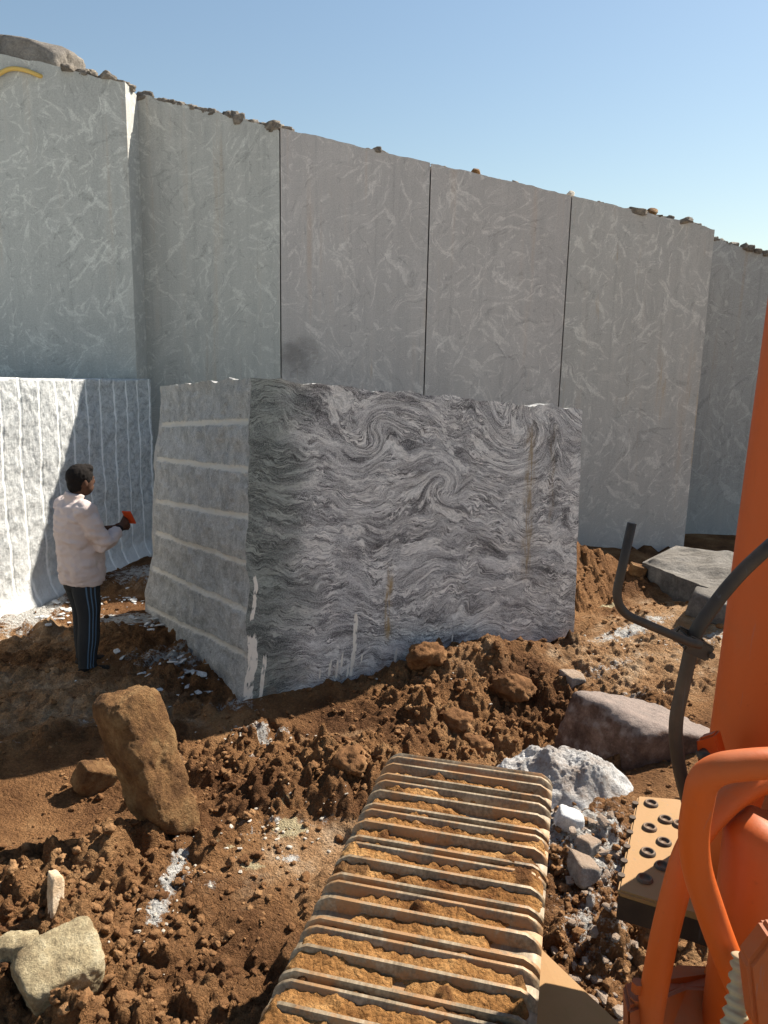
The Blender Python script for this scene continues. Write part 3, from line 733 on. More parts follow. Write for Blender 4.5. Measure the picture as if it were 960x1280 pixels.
# ------------------------------------------------------------------ the granite block
def block():
    root = empty('granite_block', (0, 0, 0))
    tag(root, 'huge freshly cut block of swirled gneiss with six pale drill grooves down one side', 'stone block')
    top = {'F': Vector((-.94, 5.37, 2.37)), 'R': Vector((1.75, 6.90, 2.115)), 'L': Vector((-2.13, 7.31, 2.225)), 'B': Vector((.45, 8.80, 1.93))}
    bot = {'F': Vector((-1.03, 5.35, -.06)), 'R': Vector((1.81, 6.88, .0)), 'L': Vector((-2.36, 7.33, -.1)), 'B': Vector((.50, 8.84, -.1))}
    def edge_pts(k, n):       # vertical edges, a little broken
        t = np.linspace(0, 1, n); a = np.array(bot[k]); b = np.array(top[k])
        P = a + (b - a) * t[:, None]
        if k == 'F':
            w = .022 * fbm(np.stack([t * 9, 0 * t, 0 * t], 1), 4); P[:, 0] += w; P[:, 1] += .5 * w
            P[:, 0] += -.03 * np.exp(-((t - .0) / .07) ** 2)
        if k == 'L':
            w = .035 * fbm(np.stack([t * 5, 0 * t + 4, 0 * t], 1), 4); P[:, 0] += w
            P[:, 0] -= .03 * np.exp(-((t - .10) / .12) ** 2)
        if k == 'R': P[:, 0] += .008 * fbm(np.stack([t * 9, 0 * t + 8, 0 * t], 1), 3)
        return P
    def rail(a, b, n, seed, amp, z):   # top / bottom edges
        s = np.linspace(0, 1, n); A = np.array(a); B = np.array(b); P = A + (B - A) * s[:, None]
        f = np.clip(np.minimum(s, 1 - s) * 12, 0, 1)
        P[:, 2] += amp * fbm(np.stack([s * z, 0 * s + seed, 0 * s], 1), 5, .6) * f
        return P
    def coons(c0, c1, r0, r1):  # c: vertical edges (nz,3); r: bottom and top rails (nx,3)
        nx, nz = len(r0), len(c0); s = np.linspace(0, 1, nx)[:, None, None]; t = np.linspace(0, 1, nz)[None, :, None]
        A = (1 - s) * c0[None] + s * c1[None]; B = (1 - t) * r0[:, None] + t * r1[:, None]
        Cn = (1 - s) * (1 - t) * c0[0] + s * (1 - t) * c1[0] + (1 - s) * t * c0[-1] + s * t * c1[-1]
        return A + B - Cn
    NZ = 230
    eF, eR, eL, eB = (edge_pts(k, NZ) for k in 'FRLB')
    NX = 420
    tFR = rail(top['F'], top['R'], NX, 1, .032, 11); bFR = rail(bot['F'], bot['R'], NX, 2, .03, 16)
    s = np.linspace(0, 1, NX); bFR[:, 2] += .06 * np.exp(-((s - .55) / .25) ** 2)
    NL = 150
    tLF = rail(top['L'], top['F'], NL, 3, .018, 8); bLF = rail(bot['L'], bot['F'], NL, 4, .03, 9)
    # front
    G = coons(eF, eR, bFR, tFR)
    sg = np.linspace(0, 1, NX)[:, None]; tg = np.linspace(0, 1, NZ)[None, :]
    fade = np.clip(np.minimum(np.minimum(sg, 1 - sg) * 3.2 / .04, np.minimum(tg, 1 - tg) * 2.3 / .04), 0, 1)
    Q = G.reshape(-1, 3)
    dsp = (.006 * fbm(Q * 1.5, 4) + .002 * fbm(Q * 9, 3)).reshape(NX, NZ) * fade
    G = G + np.array(_fn)[None, None] * dsp[..., None]
    U = (sg * 3.22 + 0 * tg).ravel(); Vv = G[..., 2].ravel()
    scr = np.zeros(NX * NZ)
    rr = np.random.RandomState(2)
    # pale marks: (u, z0, z1, width)
    for (u0, z0, z1, w) in [(.04, -.05, .50, .045), (.14, -.05, .33, .018), (.70, .05, .22, .014), (.76, .02, .20, .012), (.80, .10, .26, .010), (.86, .02, .16, .012), (.90, .02, .55, .022), (.98, .10, .22, .010), (1.30, .06, .20, .016), (1.42, .05, .12, .018), (1.85, .12, .24, .008), (2.0, .08, .18, .012), (.62, .05, .14, .010), (.05, .6, .95, .018), (2.35, .08, .16, .008)]:
        wob = .012 * perlin(np.stack([Vv * 5, 0 * Vv + u0 * 9, 0 * Vv], 1))
        m = np.clip(2.2 - 1.9 * np.abs(U - u0 - wob) / w, 0, 1) * sstep(z0 - .03, z0 + .04, Vv) * sstep(z1 + .06, z1 - .06, Vv)
        scr = np.maximum(scr, m)
    scr *= (.75 + .6 * fbm(np.stack([U * 40, Vv * 14, 0 * U], 1), 3))
    me = np_mesh('front_face', G.reshape(-1, 3), grid_faces(NX, NZ))
    uvl = me.uv_layers.new(name='UVMap'); li = np.zeros(len(me.loops), np.int32); me.loops.foreach_get('vertex_index', li)
    uvl.data.foreach_set('uv', np.stack([U[li], Vv[li]], 1).ravel().astype(np.float32))
    attr(me, 'scrape', np.clip(scr, 0, 1) * .9)
    o = link('front_face', me, root, [M['gneiss']]); o['label'] = 'smooth sawn front face with folded black and white bands'
    # left split face with grooves
    G = coons(eL, eF, bLF, tLF)
    sg = np.linspace(0, 1, NL)[:, None]; tg = np.linspace(0, 1, NZ)[None, :]
    fade = np.clip(np.minimum(np.minimum(sg, 1 - sg) * 2.37 / .06, np.minimum(tg, 1 - tg) * 2.3 / .06), 0, 1)
    Q = G.reshape(-1, 3)
    ln = np.array(((BF - BL).y, -(BF - BL).x, 0)); ln = -ln / np.linalg.norm(ln)
    if ln[0] > 0: ln = -ln
    dsp = (.032 * fbm(Q * np.array((1.5, 1.5, 1.2)), 5, .55) + .016 * fbm(Q * 6, 5, .66)).reshape(NL, NZ)
    S = (sg + 0 * tg).ravel(); Zt = G[..., 2].ravel()
    gm = np.zeros_like(S)
    for (zl, zr) in GROOVES:
        zc = zl + (zr - zl) * S + .006 * perlin(np.stack([S * 6, 0 * S + zl * 5, 0 * S], 1))
        w = .0235 + .004 * perlin(np.stack([S * 9, 0 * S + zl * 3, 0 * S], 1))
        lim = sstep(.03, .05, S) * sstep(.995, .975, S) * (.35 + .65 * sstep(-.55, -.25, perlin(np.stack([S * 13, 0 * S + zl * 11, 0 * S], 1))))
        gm = np.maximum(gm, np.clip(1 - (np.abs(Zt - zc) / w) ** 2, 0, 1) * lim)
    dsp = dsp * fade - .016 * np.sqrt(gm).reshape(NL, NZ) * np.clip(fade * 2, 0, 1)
    G = G + ln[None, None] * dsp[..., None]
    me = np_mesh('split_face', G.reshape(-1, 3), grid_faces(NL, NZ))
    attr(me, 'groove', sstep(.0, .06, gm))
    ed = np.maximum(sstep(.06, .0, S), .8 * sstep(.03, 0, (1 - tg + 0 * sg).ravel()))
    attr(me, 'edge', ed)
    o = link('split_face', me, root, [M['split']]); o['label'] = 'rough split side with six pale drill grooves'
    # top, back, far side
    tRB = rail(top['R'], top['B'], 60, 5, .02, 8); tLB = rail(top['L'], top['B'], NX, 6, .02, 9)
    tFL = tLF[::-1]
    c0, c1 = tFL, np.array([tRB[int(round(k))] for k in np.linspace(0, 59, NL)])
    G = coons(c0, c1, tFR, tLB)
    sg = np.linspace(0, 1, NX)[:, None]; tg = np.linspace(0, 1, NL)[None, :]
    fade = np.clip(np.minimum(np.minimum(sg, 1 - sg) * 3.2 / .1, np.minimum(tg, 1 - tg) * 2.3 / .1), 0, 1)
    G[..., 2] += (.02 * fbm(G.reshape(-1, 3) * 3, 5).reshape(NX, NL) - .01) * fade
    me = np_mesh('top_face', G.reshape(-1, 3), grid_faces(NX, NL)); attr(me, 'edge', np.full(NX * NL, .7)); attr(me, 'groove', np.zeros(NX * NL))
    link('top_face', me, root, [M['split']])
    for (e0, e1, b0, b1, nm) in ((eR, eB, 'R', 'B', 'end_face'), (eB, eL, 'B', 'L', 'back_face')):
        n2 = NL if nm == 'end_face' else NX
        tp = c1 if nm == 'end_face' else tLB[::-1]
        G = coons(e0, e1, rail(bot[b0], bot[b1], n2, 7, .02, 8), tp)
        me = np_mesh(nm, G.reshape(-1, 3), grid_faces(n2, NZ)); attr(me, 'edge', np.zeros(n2 * NZ)); attr(me, 'groove', np.zeros(n2 * NZ))
        link(nm, me, root, [M['split']])
# groove heights at the far (left) and near (right) end of the split face
def _zc(px_, py_, edge):
    return at(px_, py_, 7.31 if edge == 'L' else 5.36).z
GROOVES = [(_zc(200, a, 'L'), _zc(313, b, 'F')) for a, b in ((531, 527), (574, 588), (626, 647), (665, 706), (709, 765), (757, 820))]
block()

# ------------------------------------------------------------------ stones and slab on the ground
def ground_at(px_, py_, sink=0.0):
    p = gz(px_, py_, 0.0)
    for _ in range(4): p = gz(px_, py_, hz(p.x, p.y, False))
    return Vector((p.x, p.y, hz(p.x, p.y, False) - sink))
# tall leaning brown stone
rock('boulder', (-1.24, 3.78, .36), (.40, .38, 1.12), (math.radians(-14), math.radians(-10), math.radians(48)), 31, M['brownrock'], 'tall ochre brown boulder leaning upright in the churned soil', 'boulder', 6, boxy=1.0, nplanes=5, rough=.085, sharp=8, freq=1.3)
p = ground_at(118, 985)
rock('boulder', (p.x, p.y, p.z + .06), (.30, .2, .26), (.2, .5, .8), 44, M['brownrock'], 'low brown boulder tucked close behind the tall leaning boulder', 'boulder', 5, boxy=.5, nplanes=9)
rock('boulder', (-1.255, 2.66, .06), (.40, .34, .36), (.1, -.1, .75), 7, M['yellowrock'], 'large yellow weathered boulder lying lowest in the churned soil', 'boulder', 6, boxy=.8, nplanes=14, rough=.04, sharp=11)
p = ground_at(20, 1205)
rock('boulder', (p.x - .0, p.y, p.z + .05), (.20, .2, .22), (.3, .1, 1.1), 9, M['yellowrock'], 'small yellow boulder just behind the larger yellow weathered one', 'boulder', 5, rough=.05)
p = ground_at(70, 1138)
rock('stone_shard', (p.x, p.y, p.z + .07), (.075, .06, .27), (math.radians(-10), math.radians(14), 1.0), 15, M['creamrock'], 'thin pale stone shard standing upright in the soil', 'stone', 4, boxy=.5, rough=.05)
# half-buried maroon boulder
rock('boulder', (1.80, 4.98, -.20), (1.15, .95, .98), (math.radians(8), math.radians(20), math.radians(28)), 61, M['maroonrock'], 'large dark maroon boulder half buried beside the dark pipe', 'boulder', 6, boxy=.7, nplanes=8, rough=.035, sharp=15)
# grey slab by the foot of the wall
def slab():
    bm = bmesh.new()
    pts = [Vector((2.83, 8.15, .40)), Vector((3.22, 6.95, .42)), Vector((5.4, 7.6, .46)), Vector((5.0, 9.3, .44)), Vector((3.45, 8.85, .43))]
    nx, ny = 70, 70
    P00, P10, P11, P01 = np.array(pts[0]), np.array(pts[1]), np.array(pts[2]), np.array(pts[4])
    s = np.linspace(0, 1, nx)[:, None, None]; t = np.linspace(0, 1, ny)[None, :, None]
    G = (1 - s) * (1 - t) * P00 + s * (1 - t) * P10 + s * t * P11 + (1 - s) * t * P01
    q = G.reshape(-1, 3); edge = np.clip(np.minimum(np.minimum(s, 1 - s), np.minimum(t, 1 - t)) * 12, 0, 1)[..., 0]
    G[..., 2] += (.07 * fbm(q * np.array((1.5, 3, 1)), 5) + .05 * bump2(q[:, 0], q[:, 1], 3.5, 8.3, .5, .3)).reshape(nx, ny) * edge
    e = .02 * fbm(q * 4 + 5, 4).reshape(nx, ny) * (1 - edge)
    G[..., 0] += e; G[..., 1] += e
    V = [tuple(v) for v in G.reshape(-1, 3)]; F = [[int(a) for a in f] for f in grid_faces(nx, ny)]
    idx = np.arange(nx * ny).reshape(nx, ny)
    loop = [int(k) for k in idx[:, 0]] + [int(k) for k in idx[-1, 1:]] + [int(k) for k in idx[-2::-1, -1]] + [int(k) for k in idx[0, -2:0:-1]]
    prev = loop
    for zf in (.28, .14, -.05):
        cur = []
        for k in loop:
            v = V[k]; cur.append(len(V)); j = .025 * math.sin(v[0] * 23 + zf * 30) * math.cos(v[1] * 19)
            V.append((v[0] + j, v[1] + j, zf + .1 * (v[0] - 2.8) * 0))
        for a in range(len(loop)):
            b = (a + 1) % len(loop); F.append([prev[a], cur[a], cur[b], prev[b]])
        prev = cur
    me = bpy.data.meshes.new('granite_slab'); me.from_pydata(V, [], F); me.update()
    bm = bmesh.new(); bm.from_mesh(me); bmesh.ops.recalc_face_normals(bm, faces=bm.faces); bm.to_mesh(me); bm.free()
    o = link('granite_slab', me, None, [M['slab']]); flat_smooth(o, 35)
    tag(o, 'wide flat grey granite slab lying at the foot of the wall behind the orange post', 'stone slab')
slab()
for (px_, py_, s, sd, mt, lb) in [
    (715, 850, .20, 71, 'greyrock', 'angular brown grey stone above the half buried maroon boulder'),
    (712, 1035, .16, 72, 'chips', 'whitish angular stone just below the white powder heap, topmost of three'),
    (733, 1066, .13, 73, 'greyrock', 'smaller grey stone, middle one of three right of the track'),
    (729, 1095, .16, 74, 'greyrock', 'larger dusty grey stone, lowest of three right of the track'),
    (485, 985, .11, 75, 'greyrock', 'small sharp grey stone at the upper left corner of the track'),
    (600, 935, .20, 76, 'clod', 'brown earth lump just behind the front end of the track'),
    (440, 962, .20, 77, 'clod', 'rounded brown earth lump beside the upper left corner of the track'),
    (577, 905, .20, 82, 'clod', 'brown earth lump in front of the soil bank below the block'),
    (640, 865, .28, 78, 'clod', 'long tan earth lump lying on the soil bank below the block'),
    (535, 827, .26, 79, 'clod', 'flat tan earth lump pressed against the foot of the block'),
    (795, 723, .20, 80, 'brownrock', 'rounded brown stone at the end of the earth heap by the wall'),
    (890, 770, .45, 81, 'slab', 'grey stone block in the soil in front of the flat slab'),
    (345, 938, .14, 83, 'palerock', 'small pale yellow stone in the soil below the near corner of the block'),
]:
    p = ground_at(px_, py_)
    rock('earth_lump' if mt == 'clod' else 'stone', (p.x, p.y, hz(p.x, p.y) + s * .18), (s * 1.25, s, s * .85), (.2 * math.sin(sd), .25 * math.cos(sd), sd), sd, M[mt], lb, 'earth lump' if mt == 'clod' else 'stone', 4, rough=.20 if mt == 'clod' else .035, sharp=12 if mt == 'clod' else 28, nplanes=20 if mt == 'clod' else 7, boxy=0 if mt == 'clod' else .8)

# white powder heap
def heap():
    n = 210
    a = np.linspace(-1, 1, n); X, Y = np.meshgrid(a, a, indexing='ij'); X = X.ravel(); Y = Y.ravel()
    r = np.hypot(X, Y)
    wx = 1.10 + X * .54 * math.cos(-.35) - Y * .42 * math.sin(-.35); wy = 4.42 + X * .54 * math.sin(-.35) + Y * .42 * math.cos(-.35)
    q = np.stack([wx, wy, 0 * wx], 1)
    h = (.21 + .10 * fbm(q * 3.0, 3)) * sstep(1.0, .25, r + .16 * fbm(q * 4, 3)) + .045 * fbm(q * np.array((5, 4, 1)), 4, .5) * sstep(1.0, .5, r) + .008 * fbm(q * 30, 3, .7) * sstep(1.0, .5, r) - .05 * sstep(.75, 1.0, r)
    base = terrain(wx, wy, False)
    V = np.stack([wx, wy, base + h], 1)
    o = link('powder_heap', np_mesh('powder_heap', V, grid_faces(n, n)), None, [M['whitepow']])
    tag(o, 'heap of white stone powder beside the front end of the track', 'powder heap')
heap()

# loose soil clods, chips
it = []
def dens(x, y):
    d = max(float(bump2(x, y, -.6, 4.45, 1.0, .55)), float(bump2(x, y, -1.5, 3.0, .75, .5)), float(bump2(x, y, .7, 5.5, 1.1, .7)), .9 * float(bump2(x, y, 1.05, 3.2, .4, 1.0)), .8 * float(bump2(x, y, 2.2, 8.1, 1.2, .6)), .5 * float(bump2(x, y, 2.6, 7.4, 1.2, .5)))
    return .10 + .9 * d
cnt = 0
cand = []
while len(cand) < 5200:
    y = 2.0 + 7.0 * R.random() ** 1.5; x = R.uniform(-.62, .62) * y * 1.0
    if R.random() > dens(x, y): continue
    u = (x - BF.x) * _fd.x + (y - BF.y) * _fd.y; q = (x - BF.x) * _fn.x + (y - BF.y) * _fn.y
    if q < .02 and u > -.1 and y < 9 and u < 3.2: continue
    cand.append((x, y))
zz = terrain(np.array([c[0] for c in cand]), np.array([c[1] for c in cand]))
for (x, y), z in zip(cand, zz):
    s = .005 + .020 * R.random() ** 3.0
    if R.random() < .012: s *= 2.0
    it.append((x, y, z + s * .35, s * R.uniform(1, 1.3), s * R.uniform(.9, 1.2), s * R.uniform(.7, 1), R.randrange(12), R.uniform(0, 6), R.uniform(-.5, .5)))
scatter_mesh('soil_clods', it, M['clod'], VAR2, label='loose clods of red brown soil strewn over the churned ground', cat='soil clods')
def chip_field(name, spots, n, lab, cat, smin, smax, mat, flat=.35, seed=3):
    smin *= .6; smax *= .6
    r = random.Random(seed); items = []
    for (cx, cy, rx, ry, k) in spots:
        for i in range(int(n * k)):
            x = cx + r.gauss(0, rx * .6); y = cy + r.gauss(0, ry * .6)
            s = smin + (smax - smin) * r.random() ** 2.5
            items.append((x, y, hz(x, y) + s * .25, s * r.uniform(1, 1.8), s, s * flat, r.randrange(12), r.uniform(0, 6), r.uniform(-.4, .4)))
    return scatter_mesh(name, items, mat, VARS, label=lab, cat=cat, smooth=False)
chip_field('stone_chips', [(-2.0, 6.95, .30, .16, 1.0), (-1.85, 5.95, .4, .25, .45), (-3.2, 7.2, .25, .6, .6), (-2.7, 7.6, .3, .3, .4), (-1.45, 5.6, .25, .2, .25)], 90, 'white granite chips strewn on the ground between the man and the block', 'stone chips', .015, .075, M['chips'], .3, 3)
chip_field('rubble', [(1.1, 3.75, .25, .35, 1.0), (1.0, 3.0, .2, .4, .9), (.85, 2.7, .2, .3, .5)], 90, 'grey rubble on the ground between the track and the step plate', 'rubble', .010, .055, M['greyrock'], .7, 4)
chip_field('stone_grit', [(-.5, 3.7, .5, .3, 1.0), (-.95, 3.2, .12, .3, .7), (-.8, 4.9, .4, .15, .6), (2.4, 6.6, .6, .3, .7), (.6, 5.7, .6, .3, .4)], 70, 'small pale stone grit scattered over the brown soil', 'grit', .006, .022, M['palerock'], .6, 6)

# ------------------------------------------------------------------ person
def remesh(o, vox, smooth_it=2):
    md = o.modifiers.new('r', 'REMESH'); md.mode = 'VOXEL'; md.voxel_size = vox
    m2 = o.modifiers.new('s', 'SMOOTH'); m2.factor = .5; m2.iterations = smooth_it
    dg = bpy.context.evaluated_depsgraph_get()
    me = bpy.data.meshes.new_from_object(o.evaluated_get(dg))
    o.modifiers.clear(); o.data = me
    for p in me.polygons: p.use_smooth = True
def limb(bm, pts, rad, seg=16):
    add_tube(bm, pts, list(rad), seg)
def ball(bm, c, r, seg=16):
    res = bmesh.ops.create_uvsphere(bm, u_segments=seg, v_segments=seg // 2 + 2, radius=1.0)
    for v in res['verts']: v.co = Vector((v.co.x * r[0], v.co.y * r[1], v.co.z * r[2])) + Vector(c)
def person():
    base = Vector((-2.37, 5.87, 0)); base.x -= .03; base.z = hz(base.x, base.y) - .02
    root = empty('person', base, math.radians(46))
    tag(root, 'man in a pale pink long sleeved shirt and dark striped track trousers facing the block', 'person')
    V = Vector
    # --- body
    bm = bmesh.new()
    hd = V((.055, 0, 1.555))
    ball(bm, hd, (.098, .076, .112), 24)
    ball(bm, hd + V((.02, 0, -.055)), (.075, .062, .070), 20)      # jaw
    ball(bm, hd + V((.098, 0, -.018)), (.016, .013, .022), 10)     # nose
    ball(bm, hd + V((.088, 0, -.062)), (.012, .025, .010), 10)     # lips
    for s in (-1, 1): ball(bm, hd + V((-.005, s * .078, -.015)), (.020, .010, .031), 10)
    for s in (-1, 1): ball(bm, hd + V((.083, s * .03, .018)), (.012, .02, .008), 8)  # brow
    limb(bm, [V((-.005, 0, 1.34)), V((.01, 0, 1.42)), V((.03, 0, 1.50))], [.062, .056, .056], 20)
    add_loft(bm, [(V((0, 0, .82)), (.10, 0, 0), (0, .14, 0)), (V((0, 0, 1.0)), (.11, 0, 0), (0, .14, 0)), (V((0, 0, 1.25)), (.10, 0, 0), (0, .16, 0)), (V((-.01, 0, 1.38)), (.06, 0, 0), (0, .12, 0))], 24)
    arms = {}
    for s in (-1, 1):
        sh = V((-.01, s * .175, 1.345)); el = V((.10, s * .245, 1.075)) if s < 0 else V((.12, .235, 1.08))
        wr = V((.315, -.105, 1.165)) if s < 0 else V((.33, .055, 1.125))
        arms[s] = (sh, el, wr)
        limb(bm, [sh, (sh + el) / 2, el, (el + wr) / 2, wr], [.05, .046, .040, .036, .026])
        fdir = (wr - el).normalized(); palm = wr + fdir * .055
        limb(bm, [wr - fdir * .01, wr + fdir * .03, palm, palm + fdir * .03], [.024, .032, .036, .028], 12)
        side = V((0, 0, 1)).cross(fdir).normalized()
        inw = side * (1 if s < 0 else -1)
        for k in range(4):                              # fingers curled round the phone
            L = (.072, .080, .074, .058)[k]
            r0 = palm + fdir * .03 + V((0, 0, .020 - .015 * k))
            k1 = r0 + fdir * L * .45 + inw * .008; k2 = k1 + fdir * L * .22 + inw * L * .28; k3 = k2 + inw * L * .30 - fdir * .006
            limb(bm, [r0 - fdir * .02, r0, k1, k2, k3], [.009, .0095, .0085, .0078, .006], 8)
        t0 = palm + V((0, 0, .025)) + inw * .012
        limb(bm, [t0 - fdir * .03, t0 + V((0, 0, .012)) + fdir * .01, t0 + V((0, 0, .022)) + fdir * .045 + inw * .012], [.011, .0105, .008], 8)
    legs = {-1: (V((.0, -.085, .84)), V((.015, -.10, .45)), V((-.03, -.11, .075))), 1: (V((.0, .085, .84)), V((.06, .095, .45)), V((.05, .105, .075)))}
    for s in (-1, 1):
        hp, kn, an = legs[s]
        limb(bm, [hp, (hp + kn) / 2, kn, kn * .55 + an * .45, an], [.085, .072, .052, .052, .034])
        limb(bm, [an + V((-.035, 0, -.04)), an + V((.05, 0, -.045)), an + V((.15, s * .015, -.055))], [.028, .034, .018], 12)
    body = bm_obj('body', bm, M['skin'], root); remesh(body, .0065, 2)
    # --- hair
    bm = bmesh.new()
    ball(bm, hd + V((-.012, 0, .028)), (.106, .086, .102), 24)
    ball(bm, hd + V((-.048, 0, -.030)), (.062, .070, .075), 20)
    ball(bm, hd + V((.045, 0, .085)), (.055, .062, .040), 16)
    hair = bm_obj('hair', bm, M['hair'], root); remesh(hair, .007, 2)
    P = np.array([v.co[:] for v in hair.data.vertices]); dn = .004 * fbm(P * 45, 3)
    nr = np.array([v.normal[:] for v in hair.data.vertices]); hair.data.vertices.foreach_set('co', (P + nr * dn[:, None]).astype(np.float32).ravel())
    # --- shirt
    bm = bmesh.new()
    add_loft(bm, [(V((.02, 0, .745)), (.158, 0, 0), (0, .215, 0)), (V((.02, 0, .84)), (.172, 0, 0), (0, .218, 0)), (V((.015, 0, 1.0)), (.168, 0, 0), (0, .210, 0)), (V((-.01, 0, 1.15)), (.148, 0, 0), (0, .200, 0)),
                  (V((-.025, 0, 1.28)), (.128, 0, 0), (0, .205, 0)), (V((-.022, 0, 1.36)), (.098, 0, 0), (0, .175, 0)), (V((-.015, 0, 1.405)), (.075, 0, 0), (0, .105, 0)), (V((-.003, 0, 1.425)), (.066, 0, 0), (0, .075, 0))], 36)
    for s in (-1, 1):
        sh, el, wr = arms[s]
        limb(bm, [sh + V((.01, -s * .05, -.0)), sh, (sh * .6 + el * .4), el, el * .6 + wr * .4, el * .22 + wr * .78], [.085, .088, .082, .072, .062, .050], 20)
    limb(bm, [V((-.008, 0, 1.405)), V((.004, 0, 1.455))], [.074, .070], 24)   # collar
    shirt = bm_obj('shirt', bm, M['shirt'], root); remesh(shirt, .010, 4)
    P = np.array([v.co[:] for v in shirt.data.vertices]); nr = np.array([v.normal[:] for v in shirt.data.vertices])
    dn = .014 * fbm(P * np.array((5, 5, 9)), 3) + .009 * billow(P * np.array((7, 7, 15)) + 4, 2)
    shirt.data.vertices.foreach_set('co', (P + nr * dn[:, None]).astype(np.float32).ravel())
    # --- trousers, with three stripes down the outer seam
    bm = bmesh.new()
    add_loft(bm, [(V((0, 0, .70)), (.115, 0, 0), (0, .155, 0)), (V((0, 0, .80)), (.13, 0, 0), (0, .17, 0)), (V((0, 0, .92)), (.12, 0, 0), (0, .16, 0))], 40)
    for s in (-1, 1):
        hp, kn, an = legs[s]
        prof = [(V((hp.x, hp.y, .80)), .115, .10), (hp * .6 + kn * .4, .108, .098), (kn * .9 + hp * .1, .086, .082), (kn * .5 + an * .5, .084, .074), (an * .85 + kn * .15, .070, .062), (an + V((.005, 0, .0)), .074, .064)]
        cs = smooth_path([p_[0] for p_ in prof], 6); ra = np.interp(np.linspace(0, 5, len(cs)), range(6), [p_[1] for p_ in prof]); rb = np.interp(np.linspace(0, 5, len(cs)), range(6), [p_[2] for p_ in prof])
        rings = []
        for i, c in enumerate(cs):
            wob = .0015 * math.sin(i * .9 + s)
            rings.append((c + V((wob, 0, 0)), (ra[i] + wob, 0, 0), (0, rb[i] + wob * .6, 0)))
        segs = 60; mid = segs * 3 // 4 if s < 0 else segs // 4
        add_loft(bm, rings, segs, mats=lambda k, mid=mid: 1 if (k - mid + 2) in (-2, 1, 4) else 0)
    tr = bm_obj('trousers', bm, M['trouser'], root, smooth=True); tr.data.materials.append(M['stripe'])
    # --- shoes, watch
    for s in (-1, 1):
        an = legs[s][2]; bm = bmesh.new()
        add_loft(bm, [(an + V((-.075, 0, -.045)), (0, .026, 0), (0, 0, .028)), (an + V((-.04, 0, -.035)), (0, .037, 0), (0, 0, .042)), (an + V((.03, 0, -.040)), (0, .040, 0), (0, 0, .038)), (an + V((.10, s * .008, -.048)), (0, .044, 0), (0, 0, .030)), (an + V((.165, s * .012, -.054)), (0, .032, 0), (0, 0, .020)), (an + V((.185, s * .012, -.056)), (0, .012, 0), (0, 0, .012))], 20)
        bm_obj('shoe', bm, M['shoeblack'], root, smooth=True)
    sh, el, wr = arms[-1]; f = (wr - el).normalized()
    bm = bmesh.new(); c = wr - f * .035
    add_tube(bm, [c - f * .011, c - f * .010, c + f * .010, c + f * .011], [.027, .0315, .0315, .027], 20)
    bm_obj('wrist_strap', bm, M['strap'], root, smooth=True)
    # --- phone in the hands
    ph = empty('phone', (0, 0, 0))
    Mx = Matrix.Translation(base) @ Matrix.Rotation(math.radians(46), 4, 'Z')
    ctr = Mx @ V((.400, -.075, 1.225))
    ph.location = ctr; ph.rotation_euler = Euler((math.radians(0), math.radians(38), math.radians(262)))
    tag(ph, 'bright orange cased phone held up in the hands of the man', 'phone')
    bm = bmesh.new(); add_box(bm, (.011, .076, .15), Matrix.Identity(4)); bm_obj('case', bm, M['phone'], ph, bevel=.004)
    bm = bmesh.new(); add_box(bm, (.002, .068, .138), Matrix.Translation((-.0075, 0, 0))); bm_obj('screen', bm, M['screen'], ph)
person()

# ------------------------------------------------------------------ excavator we look out of
exc = empty('excavator', (.2, 1.2, 0))
tag(exc, 'orange excavator with muddy crawler track, boom cylinder and pipes in front of the cab', 'excavator')
def ex(o):
    o.parent = exc; o.matrix_parent_inverse = Matrix.Translation((-.2, -1.2, 0)); return o
TD = Vector((.24, .9708, 0)).normalized(); TW = Vector((TD.y, -TD.x, 0)); TZ = .925; TR = .42; S0 = 2.65; TC = -.325; HW = .328
def tpath(s):
    """position of the track belt's outer surface along the path: centre point and tangent, normal"""
    if s <= S0: c = TD * s; tz = TZ; t = TD.copy(); nrm = Vector((0, 0, 1))
    else:
        a = (s - S0) / TR
        if a <= math.pi:
            c = TD * (S0 + TR * math.sin(a)); tz = TZ - TR + TR * math.cos(a)
            t = TD * math.cos(a) + Vector((0, 0, -math.sin(a))); nrm = TD * math.sin(a) + Vector((0, 0, math.cos(a)))
        else:
            b = s - S0 - math.pi * TR; c = TD * (S0 - b); tz = TZ - 2 * TR; t = -TD; nrm = Vector((0, 0, -1))
    return c + TW * TC + Vector((0, 0, tz)), t, nrm
